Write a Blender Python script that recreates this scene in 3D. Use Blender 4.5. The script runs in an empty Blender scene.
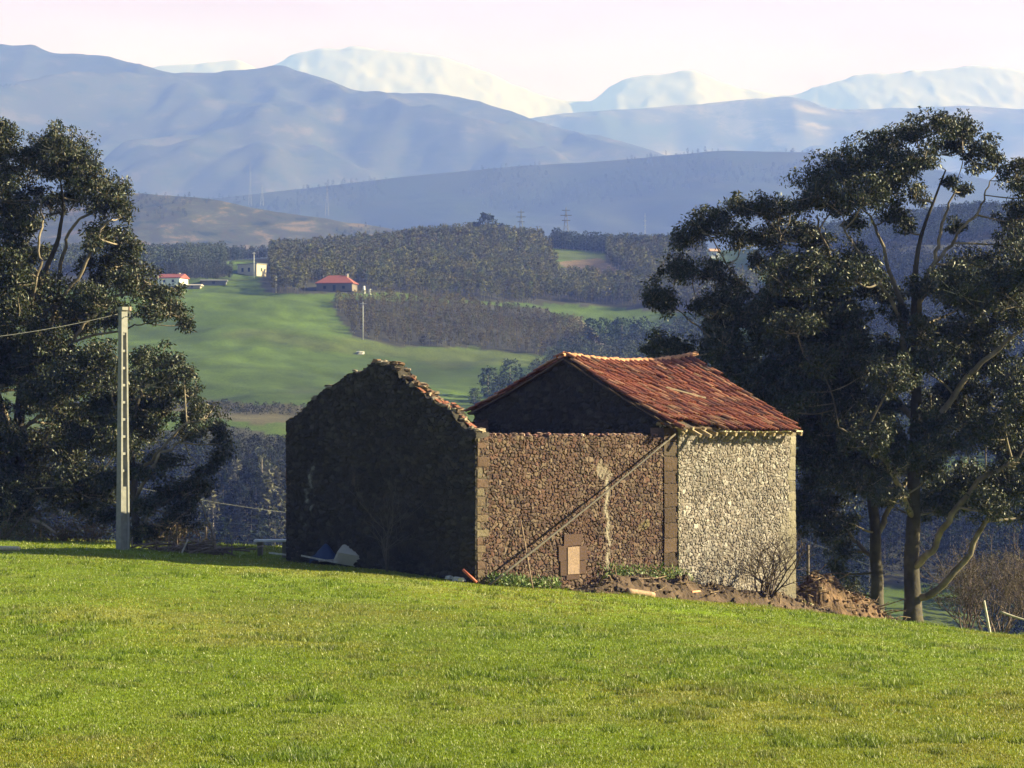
import bpy, math, random
import numpy as np
from mathutils import Vector
random.seed(7); RNG = np.random.default_rng(7)
SC = bpy.context.scene
COL = SC.collection
F, CX, HY = 2400.0, 512.0, 400.0          # focal length in px, centre column, row of the eye level
def P(px, y, Y): return np.array([(px-CX)/F*Y, Y, (HY-y)/F*Y])

# ------------------------------------------------------------------ maths
def hash2(i, j, s=0):
    i = np.asarray(i).astype(np.int64); j = np.asarray(j).astype(np.int64)
    h = (i*374761393 + j*668265263 + s*974634777 + 12345) & 0xffffffff
    h = ((h ^ (h >> 13))*1274126177) & 0xffffffff
    h = ((h ^ (h >> 16))*2246822519) & 0xffffffff
    return ((h ^ (h >> 15)) & 0xffffff)/float(0xffffff)
def vnoise(x, y, s=0):
    x = np.asarray(x, float); y = np.asarray(y, float)
    i = np.floor(x); j = np.floor(y); fx = x-i; fy = y-j
    fx = fx*fx*(3-2*fx); fy = fy*fy*(3-2*fy)
    a = hash2(i, j, s); b = hash2(i+1, j, s); c = hash2(i, j+1, s); d = hash2(i+1, j+1, s)
    return (a*(1-fx)+b*fx)*(1-fy)+(c*(1-fx)+d*fx)*fy
def fbm(x, y, s=0, o=4):
    t = 0; a = .5; n = 0
    for k in range(o):
        t = t+a*vnoise(np.asarray(x)*2**k, np.asarray(y)*2**k, s+k*17); n += a; a *= .5
    return t/n-.5
def sstep(a, b, x):
    t = np.clip((np.asarray(x, float)-a)/(b-a), 0, 1); return t*t*(3-2*t)
def pchip(x, y, xq):
    x = np.asarray(x, float); y = np.asarray(y, float); h = np.diff(x); d = np.diff(y)/h
    m = np.zeros_like(y)
    for k in range(1, len(x)-1):
        if d[k-1]*d[k] > 0:
            w1 = 2*h[k]+h[k-1]; w2 = h[k]+2*h[k-1]; m[k] = (w1+w2)/(w1/d[k-1]+w2/d[k])
    m[0] = d[0]; m[-1] = d[-1]
    xq = np.clip(xq, x[0], x[-1]); k = np.clip(np.searchsorted(x, xq)-1, 0, len(x)-2)
    t = (xq-x[k])/h[k]
    return ((1+2*t)*(1-t)**2)*y[k]+t*(1-t)**2*h[k]*m[k]+t*t*(3-2*t)*y[k+1]+t*t*(t-1)*h[k]*m[k+1]
def rot_from(d):
    d = d/np.linalg.norm(d); a = np.array([0, 0, 1.]) if abs(d[2]) < .9 else np.array([1., 0, 0])
    u = np.cross(a, d); u /= np.linalg.norm(u); return u, np.cross(d, u)

# ------------------------------------------------------------------ terrain
TPX = [-300, 0, 200, 287, 477, 620, 740, 795, 1024, 1324]
TY = {35: [768]*10,
 60: [608, 612, 617, 620, 626, 633, 640, 643, 655, 664],
 80: [553, 556, 563, 568, 583, 597, 609, 615, 641, 652],
 90: [542, 545, 552, 558, 577, 593, 604, 610, 637, 648],
 100: [537, 540, 546, 550, 572, 590, 602, 608, 637, 648],
 110: [536, 539, 545, 549, 572, 591, 604, 611, 641, 652],
 130: [552, 555, 561, 566, 590, 612, 627, 634, 662, 672],
 200: [760]*10,
 280: [725]*10,
 350: [640, 640, 640, 640, 640, 640, 650, 650, 655, 660],
 400: [570, 570, 565, 560, 555, 560, 570, 580, 600, 610],
 480: [490, 490, 485, 480, 480, 500, 510, 515, 540, 540],
 560: [430, 430, 430, 430, 440, 450, 455, 455, 470, 480],
 640: [393, 393, 393, 393, 405, 412, 415, 415, 420, 430],
 740: [340, 340, 340, 342, 365, 370, 365, 360, 360, 370],
 850: [292, 290, 289, 289, 318, 335, 330, 320, 315, 320],
 1000: [276, 274, 272, 272, 278, 295, 290, 280, 262, 260],
 1200: [266, 264, 262, 258, 243, 252, 250, 245, 218, 215],
 1400: [280, 278, 275, 270, 262, 262, 262, 258, 235, 235],
 1700: [330]*10, 2500: [440]*10, 13600: [411]*10}
_ys = sorted(TY)
_Yf = np.concatenate([np.linspace(35, 140, 211), np.geomspace(141, 13600, 500)])
_pf = np.arange(-300, 1325, 12.)
_c = np.array([[-(TY[y][k]-HY)/F*y for y in _ys] for k in range(10)])
_c = np.array([pchip(_ys, _c[k], _Yf) for k in range(10)])
_T = np.array([pchip(TPX, _c[:, j], _pf) for j in range(len(_Yf))])     # Y x px
def gz(X, Y, detail=True):
    X = np.asarray(X, float); Y = np.asarray(Y, float)
    Yc = np.clip(Y, 35, 13600); px = np.clip(X/Yc*F+CX, -300, 1320)
    # nearer than 60 m use fixed world columns so that the slope does not fan out
    pi = (px+300)/12.; i = np.clip(np.floor(pi).astype(int), 0, len(_pf)-2); fp = pi-i
    jf = np.interp(Yc, _Yf, np.arange(len(_Yf))); j = np.clip(np.floor(jf).astype(int), 0, len(_Yf)-2); fy = jf-j
    z = (_T[j, i]*(1-fp)+_T[j, i+1]*fp)*(1-fy)+(_T[j+1, i]*(1-fp)+_T[j+1, i+1]*fp)*fy
    zn = np.interp(Y, [-60, -10, 0, 8, 20, 35], [0.5, -1.0, -1.65, -1.95, -3.45, -5.367])
    z = np.where(Y < 35, zn, z)
    if detail:
        z = z+fbm(X/1.7, Y/1.7, 3)*.12*sstep(140, 110, Y)+fbm(X/9, Y/9, 5)*.25*sstep(30, 45, Y)*sstep(140, 105, Y)*sstep(0, 1, np.abs(Y-60)/60+.3)
        z = z+fbm(X/45, Y/45, 9)*9*sstep(200, 420, Y)*sstep(1250, 1000, Y)
    return z
def find_Y(px, y, lo=350., hi=1300.):
    Ys = np.linspace(lo, hi, 800); X = (px-CX)/F*Ys
    yy = HY-gz(X, Ys)*F/Ys
    k = np.argmax(yy <= y); return Ys[k] if yy[k] <= y else hi
def on_ground(px, Y):
    X = (px-CX)/F*Y; return np.array([X, Y, float(gz(X, Y))])

# ------------------------------------------------------------------ mesh helpers
def link(o, parent=None):
    COL.objects.link(o)
    if parent is not None: o.parent = parent
    return o
def mesh_obj(name, V, T=None, Q=None, mat=None, parent=None, col=None, smooth=False, origin=None, mats=None, midx=None):
    V = np.asarray(V, np.float64)
    if parent is not None: org = np.array(parent_loc(parent))
    elif origin is not None: org = np.asarray(origin, float)
    else: org = np.array([(V[:, 0].min()+V[:, 0].max())/2, (V[:, 1].min()+V[:, 1].max())/2, V[:, 2].min()])
    T = np.zeros((0, 3), int) if T is None or len(T) == 0 else np.asarray(T, int)
    Q = np.zeros((0, 4), int) if Q is None or len(Q) == 0 else np.asarray(Q, int)
    me = bpy.data.meshes.new(name)
    me.vertices.add(len(V)); me.vertices.foreach_set('co', (V-org).astype(np.float32).ravel())
    li = np.concatenate([T.ravel(), Q.ravel()]).astype(np.int32)
    me.loops.add(len(li)); me.loops.foreach_set('vertex_index', li)
    ls = np.concatenate([np.arange(len(T))*3, len(T)*3+np.arange(len(Q))*4]).astype(np.int32)
    me.polygons.add(len(ls)); me.polygons.foreach_set('loop_start', ls)
    me.polygons.foreach_set('use_smooth', np.full(len(ls), smooth))
    if mat: me.materials.append(mat)
    if mats:
        for m in mats: me.materials.append(m)
        me.polygons.foreach_set('material_index', np.asarray(midx, np.int32))
    me.update(calc_edges=True); me.validate()
    if col is not None:
        a = me.color_attributes.new('Col', 'FLOAT_COLOR', 'POINT')
        c = np.ones((len(V), 4), np.float32); c[:, :3] = np.asarray(col); a.data.foreach_set('color', c.ravel())
    o = bpy.data.objects.new(name, me)
    if parent is None: o.location = org
    return link(o, parent)
_plocs = {}
def parent_loc(o):
    p = np.zeros(3)
    while o is not None: p = p+np.array(_plocs.get(o.name, tuple(o.location))); o = o.parent
    return p
def empty(name, loc):
    o = bpy.data.objects.new(name, None); o.location = tuple(loc); o.empty_display_size = .3
    _plocs[o.name] = tuple(loc); return link(o)
def tag(o, label=None, cat=None, group=None, kind=None):
    if label: o['label'] = label
    if cat: o['category'] = cat
    if group: o['group'] = group
    if kind: o['kind'] = kind
    return o
class MB:
    def __init__(s): s.v = []; s.t = []; s.q = []; s.c = []; s.n = 0
    def add(s, V, T=(), Q=(), c=(1, 1, 1)):
        V = np.asarray(V, float); s.v.append(V)
        if len(T): s.t.append(np.asarray(T, int)+s.n)
        if len(Q): s.q.append(np.asarray(Q, int)+s.n)
        c = np.asarray(c, float); s.c.append(np.tile(c, (len(V), 1)) if c.ndim == 1 else c); s.n += len(V)
    def box(s, c, sz, ax=None, jit=0, col=(1, 1, 1)):
        """c centre, sz full sizes, ax 3x3 rows"""
        ax = np.eye(3) if ax is None else np.asarray(ax)
        k = np.array([[x, y, z] for x in (-.5, .5) for y in (-.5, .5) for z in (-.5, .5)])*np.asarray(sz)
        if jit: k = k+RNG.uniform(-jit, jit, k.shape)*np.asarray(sz)
        s.add(np.asarray(c)+k@ax, Q=[[0, 1, 3, 2], [4, 6, 7, 5], [0, 4, 5, 1], [2, 3, 7, 6], [0, 2, 6, 4], [1, 5, 7, 3]], c=col)
    def rock(s, c, sz, col=(1, 1, 1)):
        u = RNG.normal(size=(14, 3)); th = np.linspace(0, 2*math.pi, 7)[:-1]
        V = [[0, 0, -.5]]+[[.5*math.cos(a), .5*math.sin(a), -.25] for a in th]+[[.45*math.cos(a+.4), .45*math.sin(a+.4), .28] for a in th]+[[0, 0, .5]]
        V = np.array(V)+u*.07; r = RNG.uniform(0, 6.28); R = np.array([[math.cos(r), math.sin(r), 0], [-math.sin(r), math.cos(r), 0], [0, 0, 1]])
        T = []; Q = []
        for k in range(6):
            k2 = (k+1) % 6; T += [[0, 1+k2, 1+k], [13, 7+k, 7+k2]]; Q.append([1+k, 1+k2, 7+k2, 7+k])
        s.add(np.asarray(c)+(V@R)*np.asarray(sz), T, Q, col)
    def tube(s, pts, rad, n=6, col=(1, 1, 1), cap=True):
        pts = np.asarray(pts, float); rad = np.broadcast_to(np.asarray(rad, float), (len(pts),)); V = []
        d = np.gradient(pts, axis=0); u, w = rot_from(d[0])
        for k in range(len(pts)):
            dd = d[k]/(np.linalg.norm(d[k])+1e-9); u = u-dd*np.dot(u, dd); u /= np.linalg.norm(u)+1e-9; w = np.cross(dd, u)
            a = np.arange(n)*2*math.pi/n
            V.append(pts[k]+rad[k]*(np.cos(a)[:, None]*u+np.sin(a)[:, None]*w))
        Q = [[k*n+j, k*n+(j+1) % n, (k+1)*n+(j+1) % n, (k+1)*n+j] for k in range(len(pts)-1) for j in range(n)]
        V = np.concatenate(V); T = []
        if cap:
            V = np.vstack([V, pts[0], pts[-1]]); m = len(V)
            T = [[m-2, (j+1) % n, j] for j in range(n)]+[[m-1, (len(pts)-1)*n+j, (len(pts)-1)*n+(j+1) % n] for j in range(n)]
        s.add(V, T, Q, col)
    def build(s, name, mat, parent=None, smooth=False, origin=None):
        return mesh_obj(name, np.concatenate(s.v), np.concatenate(s.t) if s.t else None, np.concatenate(s.q) if s.q else None,
                        mat, parent, np.concatenate(s.c), smooth, origin)
def curve(pts, n=10):
    pts = np.asarray(pts, float)
    if len(pts) == 2: return pts[0]+(pts[1]-pts[0])*np.linspace(0, 1, n)[:, None]
    p = np.vstack([2*pts[0]-pts[1], pts, 2*pts[-1]-pts[-2]]); out = []
    for k in range(1, len(p)-2):
        for t in np.linspace(0, 1, max(2, n//(len(pts)-1)+1))[:-1]:
            out.append(.5*((2*p[k])+(-p[k-1]+p[k+1])*t+(2*p[k-1]-5*p[k]+4*p[k+1]-p[k+2])*t*t+(-p[k-1]+3*p[k]-3*p[k+1]+p[k+2])*t**3))
    out.append(p[-2]); return np.array(out)

# ------------------------------------------------------------------ materials
def nt(name):
    m = bpy.data.materials.new(name); m.use_nodes = True; t = m.node_tree; b = t.nodes['Principled BSDF']
    return m, t, b
def mat(name, col=(1, 1, 1), attr=True, rough=.85, spec=.3, nscale=8, namp=.35, bump=.0, bscale=20, transl=0, coat=None, bdist=.02):
    m, t, b = nt(name); N = t.nodes; L = t.links
    b.inputs['Roughness'].default_value = rough; b.inputs['Specular IOR Level'].default_value = spec
    tc = N.new('ShaderNodeTexCoord'); no = N.new('ShaderNodeTexNoise'); no.inputs['Scale'].default_value = nscale; no.inputs['Detail'].default_value = 5
    L.new(tc.outputs['Object'], no.inputs['Vector'])
    mr = N.new('ShaderNodeMapRange'); mr.inputs['From Min'].default_value = .25; mr.inputs['From Max'].default_value = .75
    mr.inputs['To Min'].default_value = 1-namp; mr.inputs['To Max'].default_value = 1+namp; L.new(no.outputs['Fac'], mr.inputs['Value'])
    src = None
    if attr:
        at = N.new('ShaderNodeAttribute'); at.attribute_name = 'Col'
        mx = N.new('ShaderNodeVectorMath'); mx.operation = 'MULTIPLY'; L.new(at.outputs['Color'], mx.inputs[0]); mx.inputs[1].default_value = col; src = mx.outputs[0]
    else:
        rg = N.new('ShaderNodeRGB'); rg.outputs[0].default_value = (*col, 1); src = rg.outputs[0]
    sc = N.new('ShaderNodeVectorMath'); sc.operation = 'SCALE'; L.new(src, sc.inputs[0]); L.new(mr.outputs[0], sc.inputs['Scale'])
    L.new(sc.outputs[0], b.inputs['Base Color'])
    if bump:
        n2 = N.new('ShaderNodeTexNoise'); n2.inputs['Scale'].default_value = bscale; n2.inputs['Detail'].default_value = 6; L.new(tc.outputs['Object'], n2.inputs['Vector'])
        bp = N.new('ShaderNodeBump'); bp.inputs['Strength'].default_value = bump; bp.inputs['Distance'].default_value = bdist
        L.new(n2.outputs['Fac'], bp.inputs['Height']); L.new(bp.outputs[0], b.inputs['Normal'])
    if transl:
        tr = N.new('ShaderNodeBsdfTranslucent'); L.new(sc.outputs[0], tr.inputs['Color']); mi = N.new('ShaderNodeMixShader'); mi.inputs[0].default_value = transl
        out = [n for n in N if n.type == 'OUTPUT_MATERIAL'][0]
        L.new(b.outputs[0], mi.inputs[1]); L.new(tr.outputs[0], mi.inputs[2]); L.new(mi.outputs[0], out.inputs['Surface'])
    return m
M_stone = mat('rubble_stone', rough=.9, nscale=14, namp=.3, bump=.6, bscale=30, bdist=.03)
M_tile = mat('clay_tile', rough=.8, nscale=9, namp=.35, bump=.3, bscale=40)
M_wood = mat('weathered_wood', rough=.85, nscale=12, namp=.35, bump=.3, bscale=40)
M_bark = mat('eucalyptus_bark', rough=.85, nscale=3, namp=.45, bump=.5, bscale=10, bdist=.04)
M_leaf = mat('eucalyptus_leaf', rough=.48, spec=.3, nscale=1.5, namp=.25, transl=.12)
M_bush = mat('bush_leaf', rough=.5, spec=.4, nscale=3, namp=.3, transl=.2)
M_grass = mat('grass_blade', rough=.5, spec=.35, nscale=.6, namp=.15, transl=.35)
M_far = mat('far_foliage', rough=.95, spec=.0, nscale=.06, namp=.3, transl=.1)
M_conc = mat('concrete', rough=.85, nscale=6, namp=.2, bump=.3, bscale=30)
M_paint = mat('painted', rough=.6, nscale=2, namp=.1)
M_earth = mat('turned_earth', rough=.95, nscale=2.5, namp=.45, bump=.8, bscale=9, bdist=.08)
M_metal = mat('galvanised_steel', rough=.55, nscale=2, namp=.15)
def ground_mat():
    m, t, b = nt('ground'); N = t.nodes; L = t.links; b.inputs['Roughness'].default_value = .95; b.inputs['Specular IOR Level'].default_value = .1
    at = N.new('ShaderNodeAttribute'); at.attribute_name = 'Col'; tc = N.new('ShaderNodeTexCoord'); last = None
    for s, a in ((.012, .35), (.09, .3), (1.7, .35), (14, .3)):
        no = N.new('ShaderNodeTexNoise'); no.inputs['Scale'].default_value = s; no.inputs['Detail'].default_value = 8; no.inputs['Roughness'].default_value = .65; L.new(tc.outputs['Object'], no.inputs['Vector'])
        mr = N.new('ShaderNodeMapRange'); mr.inputs['From Min'].default_value = .3; mr.inputs['From Max'].default_value = .7; mr.inputs['To Min'].default_value = 1-a; mr.inputs['To Max'].default_value = 1+a
        L.new(no.outputs['Fac'], mr.inputs['Value'])
        if last is None: last = mr.outputs[0]
        else:
            mm = N.new('ShaderNodeMath'); mm.operation = 'MULTIPLY'; L.new(last, mm.inputs[0]); L.new(mr.outputs[0], mm.inputs[1]); last = mm.outputs[0]
    sc = N.new('ShaderNodeVectorMath'); sc.operation = 'SCALE'; L.new(at.outputs['Color'], sc.inputs[0]); L.new(last, sc.inputs['Scale']); L.new(sc.outputs[0], b.inputs['Base Color'])
    n2 = N.new('ShaderNodeTexNoise'); n2.inputs['Scale'].default_value = 9; n2.inputs['Detail'].default_value = 4; L.new(tc.outputs['Object'], n2.inputs['Vector'])
    bp = N.new('ShaderNodeBump'); bp.inputs['Strength'].default_value = .5; bp.inputs['Distance'].default_value = .05; L.new(n2.outputs['Fac'], bp.inputs['Height']); L.new(bp.outputs[0], b.inputs['Normal'])
    return m
def mountain_mat(name, cols, scale, snow=None):
    """patches of heath, wood and pasture (cols dark->light) mixed by noise; optional snow on the heights"""
    m, t, b = nt(name); N = t.nodes; L = t.links; b.inputs['Roughness'].default_value = .95; b.inputs['Specular IOR Level'].default_value = .05
    tc = N.new('ShaderNodeTexCoord'); mp = N.new('ShaderNodeMapping'); mp.inputs['Scale'].default_value = (1, .45, 2.4); L.new(tc.outputs['Object'], mp.inputs[0])
    no = N.new('ShaderNodeTexNoise'); no.inputs['Scale'].default_value = scale; no.inputs['Detail'].default_value = 8; no.inputs['Roughness'].default_value = .6; no.inputs['Distortion'].default_value = .4
    L.new(mp.outputs[0], no.inputs['Vector']); cr = N.new('ShaderNodeValToRGB'); L.new(no.outputs['Fac'], cr.inputs[0])
    no.inputs['Detail'].default_value = 12; no.inputs['Roughness'].default_value = .7; e = cr.color_ramp.elements; ps = np.linspace(.40, .60, len(cols))
    e[0].position = ps[0]; e[0].color = (*cols[0], 1); e[1].position = ps[-1]; e[1].color = (*cols[-1], 1)
    for p_, c_ in list(zip(ps, cols))[1:-1]:
        x = e.new(p_); x.color = (*c_, 1)
    out = cr.outputs[0]
    if snow:
        sx = N.new('ShaderNodeSeparateXYZ'); L.new(tc.outputs['Object'], sx.inputs[0])
        n2 = N.new('ShaderNodeTexNoise'); n2.inputs['Scale'].default_value = scale*2.2; n2.inputs['Detail'].default_value = 9; n2.inputs['Roughness'].default_value = .65; L.new(mp.outputs[0], n2.inputs['Vector'])
        ma = N.new('ShaderNodeMath'); ma.operation = 'MULTIPLY_ADD'; L.new(n2.outputs['Fac'], ma.inputs[0]); ma.inputs[1].default_value = snow[1]; L.new(sx.outputs[2], ma.inputs[2])
        mr = N.new('ShaderNodeMapRange'); mr.inputs['From Min'].default_value = snow[0]; mr.inputs['From Max'].default_value = snow[0]+snow[2]; L.new(ma.outputs[0], mr.inputs['Value'])
        mx = N.new('ShaderNodeMix'); mx.data_type = 'RGBA'; L.new(mr.outputs[0], mx.inputs['Factor']); L.new(out, mx.inputs['A']); mx.inputs['B'].default_value = (.25, .205, .28, 1); out = mx.outputs['Result']
    L.new(out, b.inputs['Base Color']); return m

# ------------------------------------------------------------------ the ground sheet
def inside(px, y, poly):
    px = np.asarray(px); y = np.asarray(y); r = np.zeros(px.shape, bool); n = len(poly)
    for k in range(n):
        x1, y1 = poly[k]; x2, y2 = poly[(k+1) % n]
        c = ((y1 > y) != (y2 > y)) & (px < (x2-x1)*(y-y1)/(y2-y1+1e-9)+x1); r ^= c
    return r
WOODS = {   # ground outlines of the woods across the valley (column, row)
 'hill': [(262, 294), (262, 262), (240, 256), (300, 249), (420, 240), (480, 236), (530, 241), (548, 252), (552, 264), (585, 268), (600, 250), (640, 248), (700, 250), (760, 262), (760, 300), (700, 335), (640, 312), (560, 306), (430, 298), (400, 293)],
 'young': [(332, 303), (380, 299), (480, 304), (556, 309), (590, 335), (606, 362), (560, 356), (470, 349), (400, 346), (352, 335)],
 'left': [(-300, 300), (-300, 262), (140, 262), (228, 258), (226, 276), (150, 282)],
 'lower': [(560, 358), (606, 330), (680, 340), (720, 330), (760, 420), (760, 460), (540, 440), (520, 400)],
 'right': [(760, 262), (800, 232), (1100, 210), (1324, 210), (1324, 280), (1000, 300), (790, 330)],
 'valley': [(-300, 640), (-300, 420), (140, 432), (230, 425), (300, 440), (420, 455), (540, 450), (760, 470), (1324, 480), (1324, 640), (1000, 600), (740, 640)]}
def ground():
    s = np.sinh(np.linspace(-1, 1, 401)*2.0)/math.sinh(2.0)
    Ys = np.concatenate([np.linspace(-60, 30, 31)[:-1], np.linspace(30, 135, 300)[:-1], np.linspace(135, 340, 60)[:-1], np.linspace(340, 1420, 320)[:-1], np.geomspace(1420, 13600, 50)])
    S, Yg = np.meshgrid(s, Ys); W = 45+.40*np.clip(Yg, 0, None); X = S*W
    X = np.clip(X, -3450, 3450); Z = gz(X, Yg)
    px = X/np.maximum(Yg, 1)*F+CX; yi = HY-Z*F/np.maximum(Yg, 1)
    n = fbm(X/6, Yg/6, 21); n2 = fbm(X/30, Yg/30, 22)
    near = np.array([.12, .17, .012])*(1+n[..., None]*.5)
    dry = np.array([.17, .15, .06]); near = near*(1-sstep(.08, .25, n)[..., None]*.5)+dry*sstep(.08, .25, n)[..., None]*.5
    grass = np.array([.056, .086, .014])*(1+n2[..., None]*.7)
    br = sstep(.05, .2, fbm(X/40, Yg/25, 33))[..., None]; grass = grass*(1-br*.35)+np.array([.085, .085, .03])*br*.35
    wood = np.array([.04, .038, .024])*(1+n2[..., None]*.4)
    far = sstep(200, 300, Yg)[..., None]; c = near*(1-far)+grass*far
    wm = np.zeros(px.shape, bool)
    pj = px+fbm(X/15, Yg/15, 4)*14; yj = yi+fbm(X/15, Yg/15, 5)*6
    for k, poly in WOODS.items(): wm |= inside(pj, yj, poly)
    wm |= (Yg > 1330)
    wm &= Yg > 300
    scrub = inside(pj, yj, [(60, 402), (200, 401), (300, 405), (330, 418), (260, 424), (160, 408)]) & (Yg > 300)
    trackc = inside(px, yi, [(572, 318), (578, 317), (612, 350), (606, 356)]) & (Yg > 300)
    fld = np.zeros(px.shape, bool)
    for poly in ([(548, 250), (606, 250), (604, 268), (560, 268)], [(696, 244), (764, 244), (775, 287), (712, 278)], [(540, 303), (700, 314), (722, 352), (590, 345)], [(860, 585), (990, 585), (990, 700), (860, 700)]): fld |= inside(px, yi, poly)
    wm &= ~(fld & (Yg > 300)); c[wm] = wood[wm]; c[scrub] = np.array([.075, .065, .035]); c[trackc] = np.array([.22, .18, .13])
    clear = inside(px, yi, [(556, 262), (600, 258), (640, 285), (590, 282)]) & (Yg > 300)
    c[clear] = np.array([.14, .10, .065])
    nr, nc = X.shape; idx = np.arange(nr*nc).reshape(nr, nc)
    Q = np.stack([idx[:-1, :-1], idx[:-1, 1:], idx[1:, 1:], idx[1:, :-1]], -1).reshape(-1, 4)
    V = np.stack([X, Yg, Z], -1).reshape(-1, 3)
    o = mesh_obj('ground', V, None, Q, ground_mat(), None, c.reshape(-1, 3), True, origin=(0, 0, 0))
    tag(o, 'green meadow and rolling pasture dropping into the wooded valley', 'ground', kind='structure')
ground()

# ------------------------------------------------------------------ mountains (height fields at their own distances)
RG = {}
def rz(key, X, Y):
    x, y, Z = RG[key]; i = np.interp(X, x, np.arange(len(x))); j = np.interp(Y, y, np.arange(len(y))); i0 = np.clip(i.astype(int), 0, len(x)-2); j0 = np.clip(j.astype(int), 0, len(y)-2); a = i-i0; b = j-j0
    return (Z[j0, i0]*(1-a)+Z[j0, i0+1]*a)*(1-b)+(Z[j0+1, i0]*(1-a)+Z[j0+1, i0+1]*a)*b
def range_(name, label, Yf, Yr, Yb, prof, m, spur, sc, seed, zb=-60, rough=1., shape=1.0, half=None, ny=130, nx=520):
    half = half or min(3450, .245*Yb+800)
    x = np.linspace(-half, half, nx); y = np.concatenate([np.linspace(Yf, Yr, ny), np.linspace(Yr, Yb, 25)[1:]])
    X, Y = np.meshgrid(x, y); wob = fbm(X/(sc*2), Y*0+seed, seed, 2)*(Yr-Yf)*.18
    pp = pchip([p[0] for p in prof], [p[1] for p in prof], X/Yr*F+CX)
    zr = (HY-pp)/F*Yr
    t = np.where(Y <= Yr, (Y-Yf)/(Yr-Yf), 1-(Y-Yr)/(Yb-Yr)*.9)
    tt = np.clip(t, 0, 1)
    warp = fbm(X/sc/3, Y/sc/3, seed+5, 3)*sc*1.5
    rid = 1-np.abs(fbm((X+warp)/sc, (Y+warp)/sc/1.6, seed+1, 5))*5
    h = tt**shape
    Z = zb+(zr-zb)*h + spur*(rid-.45)*(4*tt*(1-tt))**.8*np.clip((zr-zb)/400, .3, 3)*sstep(.12, .5, tt)+ fbm(X/sc*6, Y/sc*6, seed+9, 4)*spur*.16*rough*sstep(0, .2, tt)
    RG[label.split()[0]] = (x, y, Z)
    nr, nc = X.shape; idx = np.arange(nr*nc).reshape(nr, nc)
    Q = np.stack([idx[:-1, :-1], idx[:-1, 1:], idx[1:, 1:], idx[1:, :-1]], -1).reshape(-1, 4)
    o = mesh_obj(name, np.stack([X, Y, Z], -1).reshape(-1, 3), None, Q, m, None, None, True, origin=(0, 0, 0))
    tag(o, label, 'mountain' if Yr > 3000 else 'hill', kind='structure'); return o
G1, G2, B1, T1 = (.016, .022, .012), (.026, .031, .018), (.042, .036, .025), (.12, .09, .055)
range_('hill', 'brown patchy moorland hill left behind the wooded rise', 1650, 2500, 3100,
       [(-900, 215), (-200, 204), (60, 197), (130, 193), (185, 196), (250, 207), (330, 219), (390, 229), (450, 242), (560, 262), (800, 290), (1800, 300)],
       mountain_mat('moorland', [G1, (.04, .045, .024), B1, (.045, .052, .026), (.07, .06, .035), T1], .022), 22, 260, 11, rough=1.4)
range_('mountain', 'dark blue wooded ridge crossing the middle distance', 3300, 4700, 5600,
       [(-1200, 235), (0, 214), (200, 200), (330, 186), (420, 176), (520, 166), (600, 161), (680, 154), (730, 151), (800, 152), (860, 157), (930, 168), (1024, 186), (1200, 210), (2000, 230)],
       mountain_mat('wooded_ridge', [G1, (.025, .035, .018), G2, (.035, .04, .022)], .004), 32, 600, 23)
range_('mountain', 'big rounded blue mountain filling the left skyline', 4900, 7000, 8200,
       [(-1000, 70), (-300, 66), (-80, 50), (0, 45), (25, 44), (55, 52), (95, 54), (130, 62), (175, 73), (215, 75), (245, 71), (282, 66), (300, 71), (330, 82), (360, 90), (400, 92), (440, 95), (480, 103), (520, 116), (560, 127), (610, 138), (660, 152), (720, 168), (900, 200), (2000, 250)],
       mountain_mat('heath_mountain', [(.016, .02, .016), G2, (.034, .03, .024), (.03, .033, .022), (.06, .048, .037)], .009), 105, 760, 35, rough=1.6)
range_('mountain', 'pale brown smooth ridge on the right skyline', 7200, 9500, 10600,
       [(-1000, 160), (300, 140), (480, 124), (560, 114), (640, 108), (700, 104), (760, 98), (785, 96), (805, 101), (830, 108), (880, 109), (960, 106), (1024, 110), (1100, 104), (1400, 100), (2200, 120)],
       mountain_mat('pale_ridge', [G2, (.045, .038, .03), (.07, .055, .042), (.16, .12, .09)], .003), 120, 1000, 47)
range_('mountain', 'snow covered high mountains half lost in cloud', 10300, 13000, 13500,
       [(-1000, 80), (-200, 90), (100, 78), (155, 67), (200, 62), (235, 60), (262, 70), (290, 56), (325, 49), (345, 47), (395, 52), (440, 57), (480, 70), (520, 86), (560, 100), (590, 100), (612, 84), (650, 74), (688, 71), (712, 78), (745, 89), (780, 95), (815, 88), (860, 76), (920, 70), (980, 66), (1040, 72), (1300, 66), (2200, 90)],
       mountain_mat('snow_mountain', [(.10, .11, .13), (.18, .18, .2), (.3, .29, .3)], .0045, snow=(1150, 1100, 700)), 12, 620, 59, rough=17)

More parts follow.
